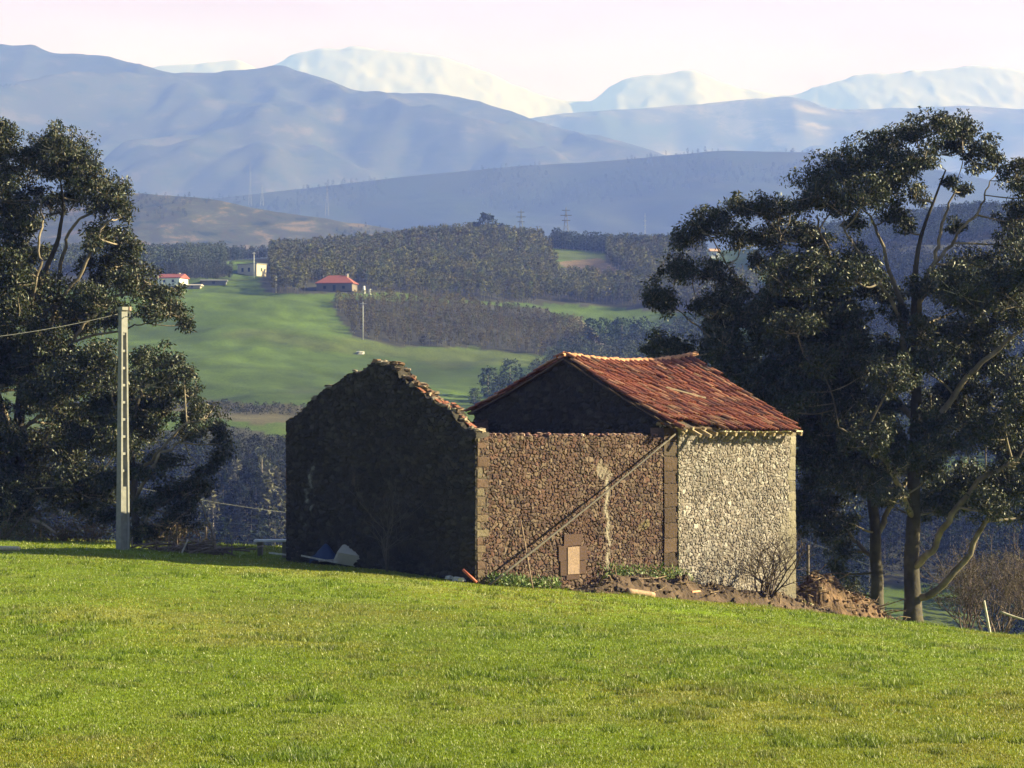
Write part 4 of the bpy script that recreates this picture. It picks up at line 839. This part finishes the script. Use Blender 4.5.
m = MB(); p = b+[0, 0, H-.25]; m.tube([p+ax*.12, p+ax*.4, p+ax*.4+[0, 0, .3]], .02, 6, (.2, .2, .2)); m.tube([p+ax*.4+[0, 0, .22], p+ax*.4+[0, 0, .36]], [.06, .05], 8, (.45, .3, .22)); m.build('insulator', M_metal, up)
m = MB(); m.tube([b+ax*.17+ay*.1+[0, 0, 0], b+ax*.15+ay*.1+[0, 0, 3.2]], .022, 6, (.3, .3, .3)); m.build('conduit', M_metal, up)
def wire(label, pts, r=.018, sag=.4, cat='cable'):
    pts = [np.asarray(p, float) for p in pts]; t = np.linspace(0, 1, 16)[:, None]; c = pts[0]*(1-t)+pts[1]*t; c[:, 2] -= (4*t*(1-t))[:, 0]*sag
    m = MB(); m.tube(c, r, 5, (.12, .12, .12)); return tag(m.build('power_line', M_metal, None, True), label, cat)
wire('thin power line running from the concrete pole top out to the left', [b+[0, 0, H-.1], P(-120, 345, 80)], .011, .25)
wire('sagging power line passing behind the ruin from the left trees', [P(95, 478, 112), P(520, 520, 130)], .010, .8)
wire('low power line crossing the valley behind the right hand eucalyptus', [P(800, 538, 135), P(1150, 625, 118)], .02, .8)
post('fence_post', 'dark upright fence post just behind the right corner of the barn', 'post', 808, 545, 600, .09, (.10, .08, .07), Y=108, m_=M_wood)
# fence wire and posts at the brow, left of the ruin
for i, (px, yt, Y, lb) in enumerate([(206, 527, 97, 'short fence post below the drooping eucalyptus leaves'), (262, 536, 95, 'dark leaning fence post beside the pale slab table'), (40, 510, 103, 'fence post among the brown bushes at the far left'), (152, 522, 99, 'fence post in the bushes right of the concrete pole')]):
    post('fence_post', lb, 'post', px, yt, 550, .06, (.13, .10, .08), Y=Y, group='posts of the wire fence', m_=M_wood)
m = MB()
for k, dz in enumerate((.35, .7, 1.05)):
    c = np.array([near(px, Y, dz) for px, Y in ((-20, 105), (40, 103), (96, 101), (152, 99), (206, 97), (262, 95), (300, 94))]); m.tube(c, .005, 4, (.3, .3, .28))
tag(m.build('fence_wire', M_metal), 'three thin strands of fence wire along the brow of the meadow', 'wire')
# heaps of earth and rubble
def heap(name, label, pts, hgt, wid, col, seed, cat='heap', nrock=60, roots=0, rockc=None):
    """ridge of loose soil along pts (world xy), bumpy"""
    pts = np.array(pts, float); nu, nv = 110, 26; c = curve(np.c_[pts, np.zeros(len(pts))], nu)[:, :2]; t = np.linspace(0, 1, len(c)); d = np.gradient(c, axis=0); d /= np.linalg.norm(d, axis=1)[:, None]; n = np.c_[-d[:, 1], d[:, 0]]
    hh = np.interp(t, np.linspace(0, 1, len(hgt)), hgt); ww = np.interp(t, np.linspace(0, 1, len(wid)), wid); s = np.linspace(-1, 1, nv)
    X = c[:, 0][:, None]+n[:, 0][:, None]*s*ww[:, None]; Y = c[:, 1][:, None]+n[:, 1][:, None]*s*ww[:, None]
    pr = np.clip(1-s[None]**2, 0, 1)**1.1*hh[:, None]*(np.clip(np.sin(math.pi*t), 0, 1)**.35)[:, None]
    Z = gz(X, Y)-.12+pr*(1+fbm(X*1.3, Y*1.3, seed)*1.3)+np.abs(fbm(X*5, Y*5, seed+3))*.35*np.clip(pr*2.5, 0, 1)
    nr, nc = X.shape; g = np.arange(nr*nc).reshape(nr, nc); Q = np.stack([g[:-1, :-1], g[:-1, 1:], g[1:, 1:], g[1:, :-1]], -1).reshape(-1, 4)
    n3 = fbm(X*2, Y*2, seed+5)[..., None]; cc = np.array(col)*(1+n3*1.3)
    mb = MB(); mb.add(np.stack([X, Y, Z], -1).reshape(-1, 3), Q=Q, c=cc.reshape(-1, 3))
    for k in range(nrock):
        i = RNG.integers(2, nr-2); j = RNG.integers(1, nc-1); mb.rock([X[i, j], Y[i, j], Z[i, j]+.03], RNG.uniform(.08, .32, 3)*[1, 1, .7], np.array(random.choice(rockc or [(.28, .17, .10), (.2, .12, .08), (.12, .08, .06), (.36, .26, .18)]))*RNG.uniform(.7, 1.2))
    for k in range(roots):
        i = RNG.integers(2, nr-2); j = RNG.integers(2, nc-2); p = np.array([X[i, j], Y[i, j], Z[i, j]]); q = p+RNG.normal(size=3)*[.5, .5, .12]+[0, 0, .1]; mb.tube(curve([p, (p+q)/2+RNG.normal(size=3)*.1, q], 5), np.linspace(.025, .01, 7)[:len(curve([p, (p+q)/2, q], 5))], 4, np.array((.22, .15, .1))*RNG.uniform(.6, 1.3))
    return tag(mb.build(name, M_earth), label, cat)
def wxy(u, o): p = CO+VV*u+N_long*o; return p
heap('rubble_bank', 'low dark bank of earth and rubble along the foot of the barn', [wxy(3.4, 1.5), wxy(6, 1.3), wxy(9, 1.1), wxy(12, 1.2), wxy(15, 1.3), wxy(18.5, 1.6)], [.45, .8, .72, .62, .62, .5], [.8, 1.1, 1.1, 1.1, 1.1, .9], (.075, .048, .034), 5, 'bank', 200, 60, rockc=[(.10, .065, .045), (.07, .045, .035), (.16, .11, .08), (.05, .035, .03), (.12, .08, .055)])
p1 = on_ground(800, 96)[:2]; p2 = on_ground(888, 99)[:2]
heap('earth_heap', 'reddish brown heap of dug earth between the barn and the trees', [p1+[-1.2, -.4], p1+[.4, .2], (p1+p2)/2, p2+[-.6, 0], p2+[.6, 0]], [1.2, 1.55, .95, .55, .2], [1.3, 1.6, 1.5, 1.1, .7], (.115, .068, .042), 8, 'earth heap', 260, 160, rockc=[(.17, .10, .06), (.12, .07, .045), (.08, .05, .036), (.2, .14, .1)])
# weeds at the wall foot
def leaf_patch(name, label, spots, n, size, cols, seed, cat='weeds', kind=None, mat_=None, drop=-.6, rad=.35, group=None, dz=0.):
    r = np.random.default_rng(seed); cen = []; 
    for (x, y, R) in spots:
        for k in range(n): 
            a = r.uniform(0, 6.28); q = R*math.sqrt(r.random()); cen.append([x+math.cos(a)*q, y+math.sin(a)*q, 0])
    cen = np.array(cen); cen[:, 2] = gz(cen[:, 0], cen[:, 1])+dz+r.uniform(.0, rad, len(cen)); V, Q, C = leaves(cen, np.full(len(cen), rad*.6), 12, size, cols, seed, drop=drop, wid=.3)
    return tag(mesh_obj(name, V, None, Q, mat_ or M_bush, None, C), label, cat, group, kind)
WC = [(.10, .16, .04), (.13, .18, .05), (.08, .13, .04), (.16, .17, .06)]
leaf_patch('weeds', 'green weeds at the foot of the reddish wall near the pole foot', [(*wxy(u, .45), .5) for u in (.6, 1.3, 2.2, 3.0)], 30, .16, WC, 3, kind='stuff', rad=.3)
leaf_patch('weeds', 'green weeds on the bank below the corner of the two walls', [(*wxy(u, .5), .5) for u in (6.7, 7.6, 8.6, 9.6, 10.3)], 34, .16, WC, 4, kind='stuff', rad=.6, dz=.35)
leaf_patch('weeds', 'brownish weeds along the foot of the pale limed wall', [(*wxy(u, .6), .5) for u in (12, 13.4, 15, 16.5, 17.8)], 18, .16, [(.16, .14, .06), (.12, .12, .05), (.2, .15, .08)], 5, kind='stuff', rad=.3)
# bare shrubs
def bare_shrub(name, label, base, h, spread, n, seed, col=(.20, .14, .10), depth=3, r0=.022, cat='shrub', leafc=None):
    rr = random.Random(seed); mb = MB(); tips = []
    def grow(p, d, l, r, lv):
        q = p.copy(); pts = [p]
        for k in range(3): d = d+np.array([rr.gauss(0, .16), rr.gauss(0, .16), rr.gauss(.03, .08)]); d /= np.linalg.norm(d); q = q+d*l/3; pts.append(q)
        mb.tube(pts, np.linspace(r, r*.55, 4), 4, np.array(col)*rr.uniform(.7, 1.3), cap=False)
        if lv > 0:
            for k in range(rr.choice((2, 3, 3))): grow(pts[rr.choice((2, 3))], d+np.array([rr.gauss(0, .5), rr.gauss(0, .5), rr.gauss(.1, .3)]), l*rr.uniform(.5, .75), r*.6, lv-1)
        else: tips.append(q)
    for k in range(n):
        a = rr.uniform(0, 6.28); d = np.array([math.cos(a)*spread*rr.uniform(.2, 1), math.sin(a)*spread*rr.uniform(.2, 1), 1]); d /= np.linalg.norm(d); grow(np.array(base)+[math.cos(a)*.12, math.sin(a)*.12, -.1], d, h*.48*rr.uniform(.7, 1.1), r0, depth)
    if leafc:
        V, Q, C = leaves(np.array(tips), np.full(len(tips), .18), 5, .09, leafc, seed); mb.add(V, Q=Q, c=C)
    return tag(mb.build(name, M_wood), label, cat)
bare_shrub('bare_shrub', 'leafless brown shrub in front of the pale limed wall', np.array([*wxy(14.2, 1.5), gz(*wxy(14.2, 1.5))+.3]), 2.9, .8, 12, 4, (.06, .04, .032), 4, .04)
bare_shrub('bare_shrub', 'tall thin leafless shrub in the shade against the ruined gable', np.array([*BP(-.9, 3.2, 0)[:2], gz(*BP(-.9, 3.2, 0)[:2])]), 3.2, .16, 7, 5, (.08, .065, .055), r0=.02)
for i, (px, Y, h, n, lb) in enumerate([(965, 107, 3.0, 12, 'leafless tangled bush right of the large trunk'), (1000, 109, 4.4, 16, 'tall tangled leafless bush at the right edge'), (1035, 106, 3.8, 14, 'leafless bush cut by the right frame edge'), (985, 114, 5.0, 14, 'faint leafless bush furthest back on the right')]):
    bare_shrub('bare_bush', lb, near(px, Y), h, .95, n, 20+i, (.13, .09, .08), 4, .035, 'bush', [(.10, .075, .05), (.07, .06, .035)])
# brushy bushes at the left
BC = [(.10, .12, .04), (.14, .12, .05), (.09, .11, .04), (.2, .15, .07)]
for i, (px, Y, r_, lb) in enumerate([(2, 101, 1.1, 'dense green bush at the very left edge of the meadow'), (28, 102, .9, 'rounded bush left of the fallen pale branch'), (62, 103, .7, 'brown bramble bush left of the concrete pole'), (92, 103, .7, 'low brown bush just left of the concrete pole'), (150, 100, .7, 'low bush just right of the concrete pole'), (178, 99, .55, 'small brown bush behind the heap of branches')]):
    r_ *= 1.45; c = near(px, Y-2); rt = empty('bush', c); tag(rt, lb, 'bush', 'bushes along the fence'); rr = random.Random(i); cen = np.array([c+np.array([rr.gauss(0, .5), rr.gauss(0, .4), abs(rr.gauss(.35, .3))])*r_*1.2 for k in range(int(40*r_))])
    V, Q, C = leaves(cen, np.full(len(cen), .3), 34, .13, BC if i not in (2, 3, 5) else [(.2, .13, .07), (.15, .11, .055), (.11, .11, .04)], 80+i, drop=.1); mesh_obj('foliage', V, None, Q, M_bush, rt, C)
    mb = MB()
    for k in range(9): q = cen[rr.randrange(len(cen))]; mb.tube([c-[0, 0, .1], (c+q)/2+[0, 0, .1], q], [.03, .02, .008], 4, (.18, .13, .1))
    mb.build('stems', M_wood, rt)
# debris at the ruined gable
rr = random.Random(3)
def slabbox(name, label, cat, c, sz, axs, col, mt_=None, j=.02): m = MB(); m.box(c, sz, axs, j, col); return tag(m.build(name, mt_ or M_paint), label, cat)
g = near(352, 84.0); m = MB(); ax1 = np.array([.96, -.05, -.16]); ax1 /= np.linalg.norm(ax1); ax2 = np.cross([.1, -.55, .83], ax1); ax2 /= np.linalg.norm(ax2); ax3 = np.cross(ax1, ax2)
V = []; sh = [(-.62, -.28), (-.5, .26), (-.42, .32), (.5, .32), (.6, .24), (.64, -.26), (.55, -.32), (-.55, -.32)]
c0 = g+[0, 0, .42]
for z_, s_ in ((-.22, .8), (.22, 1.0), (.23, .93), (-.14, .74)):
    for x_, y_ in sh: V.append(c0+ax1*x_*s_+ax2*y_*s_-ax3*z_)
Q = [[r*8+k, r*8+(k+1) % 8, (r+1)*8+(k+1) % 8, (r+1)*8+k] for r in range(3) for k in range(8)]; T = [[0, k, k+1] for k in range(1, 7)]+[[24, 24+k+1, 24+k] for k in range(1, 7)]
m.add(V, T, Q, (.42, .38, .34)); tag(m.build('old_basin', M_paint, None, False), 'white upturned basin lying in the shade below the ruined gable', 'basin')
g = near(326, 84.6); m = MB(); uu = np.linspace(-1, 1, 14); XX, YY = np.meshgrid(uu, uu); ZZ = g[2]+.18+.5*np.exp(-(XX**2+YY**2)*1.6)+fbm(XX*2, YY*2, 4)*.35; gi = np.arange(196).reshape(14, 14)
m.add(np.stack([g[0]+XX*.55, g[1]+YY*.4, ZZ], -1).reshape(-1, 3), Q=np.stack([gi[:-1, :-1], gi[:-1, 1:], gi[1:, 1:], gi[1:, :-1]], -1).reshape(-1, 4), c=(.02, .035, .09)); tag(m.build('tarpaulin', M_paint, None, True), 'crumpled blue tarpaulin beside the white basin', 'tarpaulin')
for (px, Y, L_, tl, cc, lb) in ((320, 83.6, 1.3, -.35, (.45, .42, .38), 'grey plank sloping to the ground left of the white basin'), (280, 86.5, .8, -.2, (.5, .48, .45), 'short pale plank on the grass at the ruin corner'), (333, 84.2, 1.0, .1, (.3, .27, .24), 'dark plank under the blue tarpaulin')):
    g = near(px, Y, .22); d = np.array([math.cos(.3), .2, math.sin(tl)*.6]); d /= np.linalg.norm(d); a, b_ = rot_from(d); slabbox('plank', lb, 'plank', g, (L_, .22, .05), [d, a, b_], cc, M_wood)
g = near(466, 79.7, .16); m = MB(); m.tube([g+[-.1, 0, .28], g+[.35, -.2, -.12]], .05, 8, (.50, .13, .08)); tag(m.build('red_pipe', M_paint, None, True), 'short red pipe lying at the near corner of the ruin', 'pipe')
for k, (px, Y) in enumerate([(456, 80.2), (461, 80), (449, 80.6)]): m = MB(); m.rock(near(px, Y, .08), (.3, .25, .18), (.5, .47, .42)); tag(m.build('stone', M_stone), ['pale stone in the middle of three by the ruin corner', 'pale stone nearest the red pipe', 'pale stone furthest left of three by the ruin corner'][k], 'stone', 'stones by the ruin corner')
# stone slab bench left of the ruin
bx = near(272, 92.0); r_ = empty('slab_table', bx); tag(r_, 'low table with a pale slab top behind the left corner of the ruin', 'table')
m = MB(); m.box(bx+[0, 0, .62], (1.35, .7, .07), None, .01, (.6, .58, .55)); m.build('table_top', M_conc, r_)
for sx in (-.45, .5): m = MB(); m.box(bx+[sx, 0, .27], (.16, .55, .6), None, .03, (.16, .14, .12)); m.build('leg', M_conc, r_)
# heap of branches and the two arching sticks by the pole
c = near(190, 88.5); mb = MB(); rr = random.Random(8)
for k in range(120):
    p = c+np.array([rr.gauss(0, .95), rr.gauss(0, .5), abs(rr.gauss(.05, .16))]); d = np.array([rr.gauss(0, 1), rr.gauss(0, .5), rr.gauss(0, .22)]); d /= np.linalg.norm(d); l = rr.uniform(.4, 1.3)
    mb.tube([p-d*l/2, p+[0, 0, .06], p+d*l/2], [.035, .028, .012], 5, np.array((.15, .11, .09))*rr.uniform(.5, 1.5))
tag(mb.build('branch_pile', M_wood), 'dark heap of cut branches on the grass right of the pole', 'branches')
stick('bent_stick', [near(213, 88, -.1), near(213, 88, .7), near(206, 88, 1.4), near(200, 88, 2.0)], .035, .02, (.12, .09, .07), 'thin bent stick standing at the right of the branch pile', 'stick')
stick('bent_stick', [near(168, 89, -.1), near(171, 89, .8), near(178, 89, 1.25), near(188, 89, 1.5)], .035, .02, (.12, .09, .07), 'arched stick rising from the left of the branch pile', 'stick')
stick('bent_stick', [near(176, 89.4, -.1), near(177, 89.4, .9), near(181, 89.4, 1.2)], .035, .025, (.12, .09, .07), 'short upright stick in the middle of the branch pile', 'stick')
stick('grey_stake', [near(180, 86.3, -.1), near(188, 86.6, .55)], .035, .03, (.35, .3, .26), 'short pale stake leaning against the branch pile', 'stake')
stick('log', [near(-6, 83.5, .1), near(19, 83.0, .1)], .09, .08, (.5, .42, .3), 'pale log lying in the grass at the left edge', 'log')
stick('fallen_branch', [near(30, 99.5, .9), near(42, 99.0, .75), near(56, 98.5, .35)], .09, .05, (.26, .2, .15), 'pale broken branch in the bushes left of the concrete pole', 'branch')
stick('pale_stake', [near(991, 101, -.2), near(984, 101.2, 1.35)], .055, .045, (.62, .56, .48), 'pale leaning stake at the meadow brow near the right edge', 'stake')
stick('fallen_branch', [near(1000, 103, 1.0), near(1018, 103, .8), near(1050, 103, .5)], .05, .035, (.4, .36, .3), 'pale broken branch in the bare bush at the right edge', 'branch')
stick('log', [wp(5.2, gC(5.2, 2.2)+.12, 2.2), wp(6.3, gC(6.3, 2.5)+.10, 2.5)], .12, .10, (.34, .22, .15), 'short brown log lying in front of the rubble bank', 'log')
for k, (u, o, lb) in enumerate([(9.55, 1.7, 'orange broken tile on the bank below the stone corner'), (12.0, 1.0, 'orange broken tile leaning at the foot of the pale wall'), (12.35, 1.1, 'second orange tile piece leaning by the pale wall foot')]):
    d = np.array([VV[0], VV[1], 0 if k == 0 else .9]); d /= np.linalg.norm(d); a, b_ = rot_from(d); slabbox('broken_tile', lb, 'roof tile', wp(u, gC(u, o)+.36, o), (.5, .28, .06), [d, a, b_], (.62, .30, .18), M_tile, .06)

# ------------------------------------------------------------------ grass of the near meadow
def meadow(n=820000):
    r = np.random.default_rng(5); uu = r.random(n); a, b_ = 33.5**-.6, 116**-.6; Y = (a+(b_-a)*uu)**(-1/.6)
    px = r.uniform(-90, 1114, n); X = (px-CX)/F*Y
    dens = fbm(X/.25, Y/.5, 61, 3)+.5; k = r.random(n) < .35+dens*.9; X, Y = X[k], Y[k]
    p = np.stack([X-CO[0], Y-CO[1]], 1); s = p@VV; w = p@UV; k = ~((s > -.15) & (s < LT+.15) & (w > -.15) & (w < WD+.15)); bank = (s > 3.2) & (s < 18.8) & (w < -.2) & (w > -2.1); k &= ~(bank & (r.random(len(k)) < .93))
    X, Y = X[k], Y[k]; n = len(X); Z = gz(X, Y)
    big = fbm(X/2.2, Y/2.8, 71, 3); tuft = sstep(.15, .23, fbm(X/.55, Y/.7, 73, 2)+big*.45); yel = fbm(X/7, Y/9, 77, 3)
    h = (.028+.03*r.random(n))*(1+1.2*tuft)+.015*(big > .1)*r.random(n); h *= 1+.25*sstep(70, 95, Y)
    ang = r.uniform(0, 6.28, n); ca, sa = np.cos(ang), np.sin(ang); wd = (.009+.008*r.random(n))*(Y/50)**.6; lean = h*r.uniform(.1, .9, n); la = r.uniform(0, 6.28, n)
    B = np.stack([X, Y, Z-.01], 1); V = np.stack([B+np.stack([-ca*wd, -sa*wd, 0*X], 1), B+np.stack([ca*wd, sa*wd, 0*X], 1), B+np.stack([np.cos(la)*lean, np.sin(la)*lean, h], 1)], 1).reshape(-1, 3)
    g1 = np.array([.178, .226, .013]); g2 = np.array([.07, .135, .012]); g3 = np.array([.27, .25, .07]); t = tuft[:, None]; y = sstep(-.08, .16, yel)[:, None]*.7
    c = g1*(1-y)+np.array([.26, .235, .03])*y; c = c*(1-t*.5)+g2*t*.5; dry = (r.random(n) < .035)[:, None]; c = np.where(dry, np.array([.5, .5, .3]), c)*r.uniform(.7, 1.3, n)[:, None]
    brn = sstep(.08, .22, fbm(X/.8, Y/1.3, 88, 3))[:, None]*.28; c = c*(1-brn)+np.array([.20, .155, .06])*brn
    o = mesh_obj('meadow_grass', V, np.arange(3*n).reshape(-1, 3), None, M_grass, None, np.repeat(c, 3, 0)); tag(o, 'short bright green grass of the meadow in the foreground', 'grass', kind='stuff'); print('grass', n)
meadow()

# ------------------------------------------------------------------ air
m = bpy.data.materials.new('haze'); m.use_nodes = True; t = m.node_tree; t.nodes.clear(); o_ = t.nodes.new('ShaderNodeOutputMaterial'); v = t.nodes.new('ShaderNodeVolumePrincipled')
v.inputs['Color'].default_value = (.16, .25, 1.0, 1); v.inputs['Density'].default_value = HAZE = 1.95e-4; v.inputs['Absorption Color'].default_value = (1, 1, 1, 1); v.inputs['Anisotropy'].default_value = 0.0
t.links.new(v.outputs[0], o_.inputs['Volume'])
mb = MB(); mb.box((0, 6750, 895), (7000, 14100, 2190)); hz = mb.build('haze', m, None); tag(hz, 'pale blue winter haze filling the valley', 'haze', kind='stuff')

# ------------------------------------------------------------------ light, sky, camera
SUN_AZ, SUN_EL = 5.0, 24.0     # degrees: direction towards the sun, azimuth counted from +X, elevation
sv = Vector((math.cos(math.radians(SUN_EL))*math.cos(math.radians(SUN_AZ)), math.cos(math.radians(SUN_EL))*math.sin(math.radians(SUN_AZ)), math.sin(math.radians(SUN_EL))))
sl = bpy.data.lights.new('sun', 'SUN'); sl.energy = 5.0; sl.angle = math.radians(.5); sl.color = (1.0, .955, .97)
so = bpy.data.objects.new('sun', sl); so.rotation_euler = sv.to_track_quat('Z', 'Y').to_euler(); so.location = (60, 0, 60); COL.objects.link(so)
w = bpy.data.worlds.new('World'); SC.world = w; w.use_nodes = True; N = w.node_tree.nodes; L = w.node_tree.links; N.clear()
out = N.new('ShaderNodeOutputWorld'); bg = N.new('ShaderNodeBackground'); bg.inputs['Strength'].default_value = .05
sk = N.new('ShaderNodeTexSky'); sk.sky_type = 'NISHITA'; sk.sun_disc = False; sk.sun_elevation = math.radians(SUN_EL); sk.sun_rotation = math.radians(90-SUN_AZ); sk.air_density = 1.0; sk.dust_density = .6
tc = N.new('ShaderNodeTexCoord'); sp = N.new('ShaderNodeSeparateXYZ'); L.new(tc.outputs['Generated'], sp.inputs[0])
mp = N.new('ShaderNodeMapping'); mp.inputs['Scale'].default_value = (3, 3, 12); L.new(tc.outputs['Generated'], mp.inputs[0])
no = N.new('ShaderNodeTexNoise'); no.inputs['Scale'].default_value = 1.6; no.inputs['Detail'].default_value = 7; no.inputs['Roughness'].default_value = .55; L.new(mp.outputs[0], no.inputs['Vector'])
def M(op, a, b2=None, c=None):
    x = N.new('ShaderNodeMath'); x.operation = op
    for i, q in enumerate((a, b2, c)):
        if q is None: continue
        if isinstance(q, (int, float)): x.inputs[i].default_value = q
        else: L.new(q, x.inputs[i])
    return x.outputs[0]
def MR(v_, a, b2, c, d):
    x = N.new('ShaderNodeMapRange'); x.interpolation_type = 'SMOOTHSTEP'; L.new(v_, x.inputs['Value']); x.inputs['From Min'].default_value = a; x.inputs['From Max'].default_value = b2; x.inputs['To Min'].default_value = c; x.inputs['To Max'].default_value = d; return x.outputs[0]
band = M('MULTIPLY', MR(sp.outputs[2], .19, .36, 1, 0), MR(sp.outputs[1], .55, .9, 0, 1))
cl = M('MULTIPLY', band, MR(no.outputs['Fac'], .1, .45, .75, 1.0))
n2 = N.new('ShaderNodeTexNoise'); n2.inputs['Scale'].default_value = 3.5; n2.inputs['Detail'].default_value = 8; L.new(mp.outputs[0], n2.inputs['Vector'])
br = MR(n2.outputs['Fac'], .35, .65, .88, 1.06)
cc = N.new('ShaderNodeVectorMath'); cc.operation = 'SCALE'; cc.inputs[0].default_value = (5.0, 3.3, 10.5); L.new(br, cc.inputs['Scale'])
mx = N.new('ShaderNodeMix'); mx.data_type = 'RGBA'; L.new(cl, mx.inputs['Factor']); sd = N.new('ShaderNodeVectorMath'); sd.operation = 'SCALE'; sd.inputs['Scale'].default_value = .75; L.new(sk.outputs[0], sd.inputs[0]); L.new(sd.outputs[0], mx.inputs['A']); L.new(cc.outputs[0], mx.inputs['B']); L.new(mx.outputs['Result'], bg.inputs['Color']); L.new(bg.outputs[0], out.inputs['Surface'])
cd = bpy.data.cameras.new('camera'); co = bpy.data.objects.new('camera', cd); COL.objects.link(co); co.location = (0, 0, 0); co.rotation_euler = (math.radians(90), 0, 0)
cd.sensor_width = 36; cd.lens = F/1024*36; cd.shift_y = (HY-384)/1024.; cd.clip_start = .1; cd.clip_end = 40000; SC.camera = co
SC.view_settings.view_transform = 'Standard'; SC.view_settings.look = 'None'; SC.view_settings.exposure = 1.78; SC.view_settings.gamma = 1
cy = SC.cycles; cy.max_bounces = 5; cy.diffuse_bounces = 2; cy.glossy_bounces = 2; cy.transmission_bounces = 3; cy.volume_bounces = 0; cy.transparent_max_bounces = 4
cy.sample_clamp_indirect = 4; cy.caustics_reflective = False; cy.caustics_refractive = False
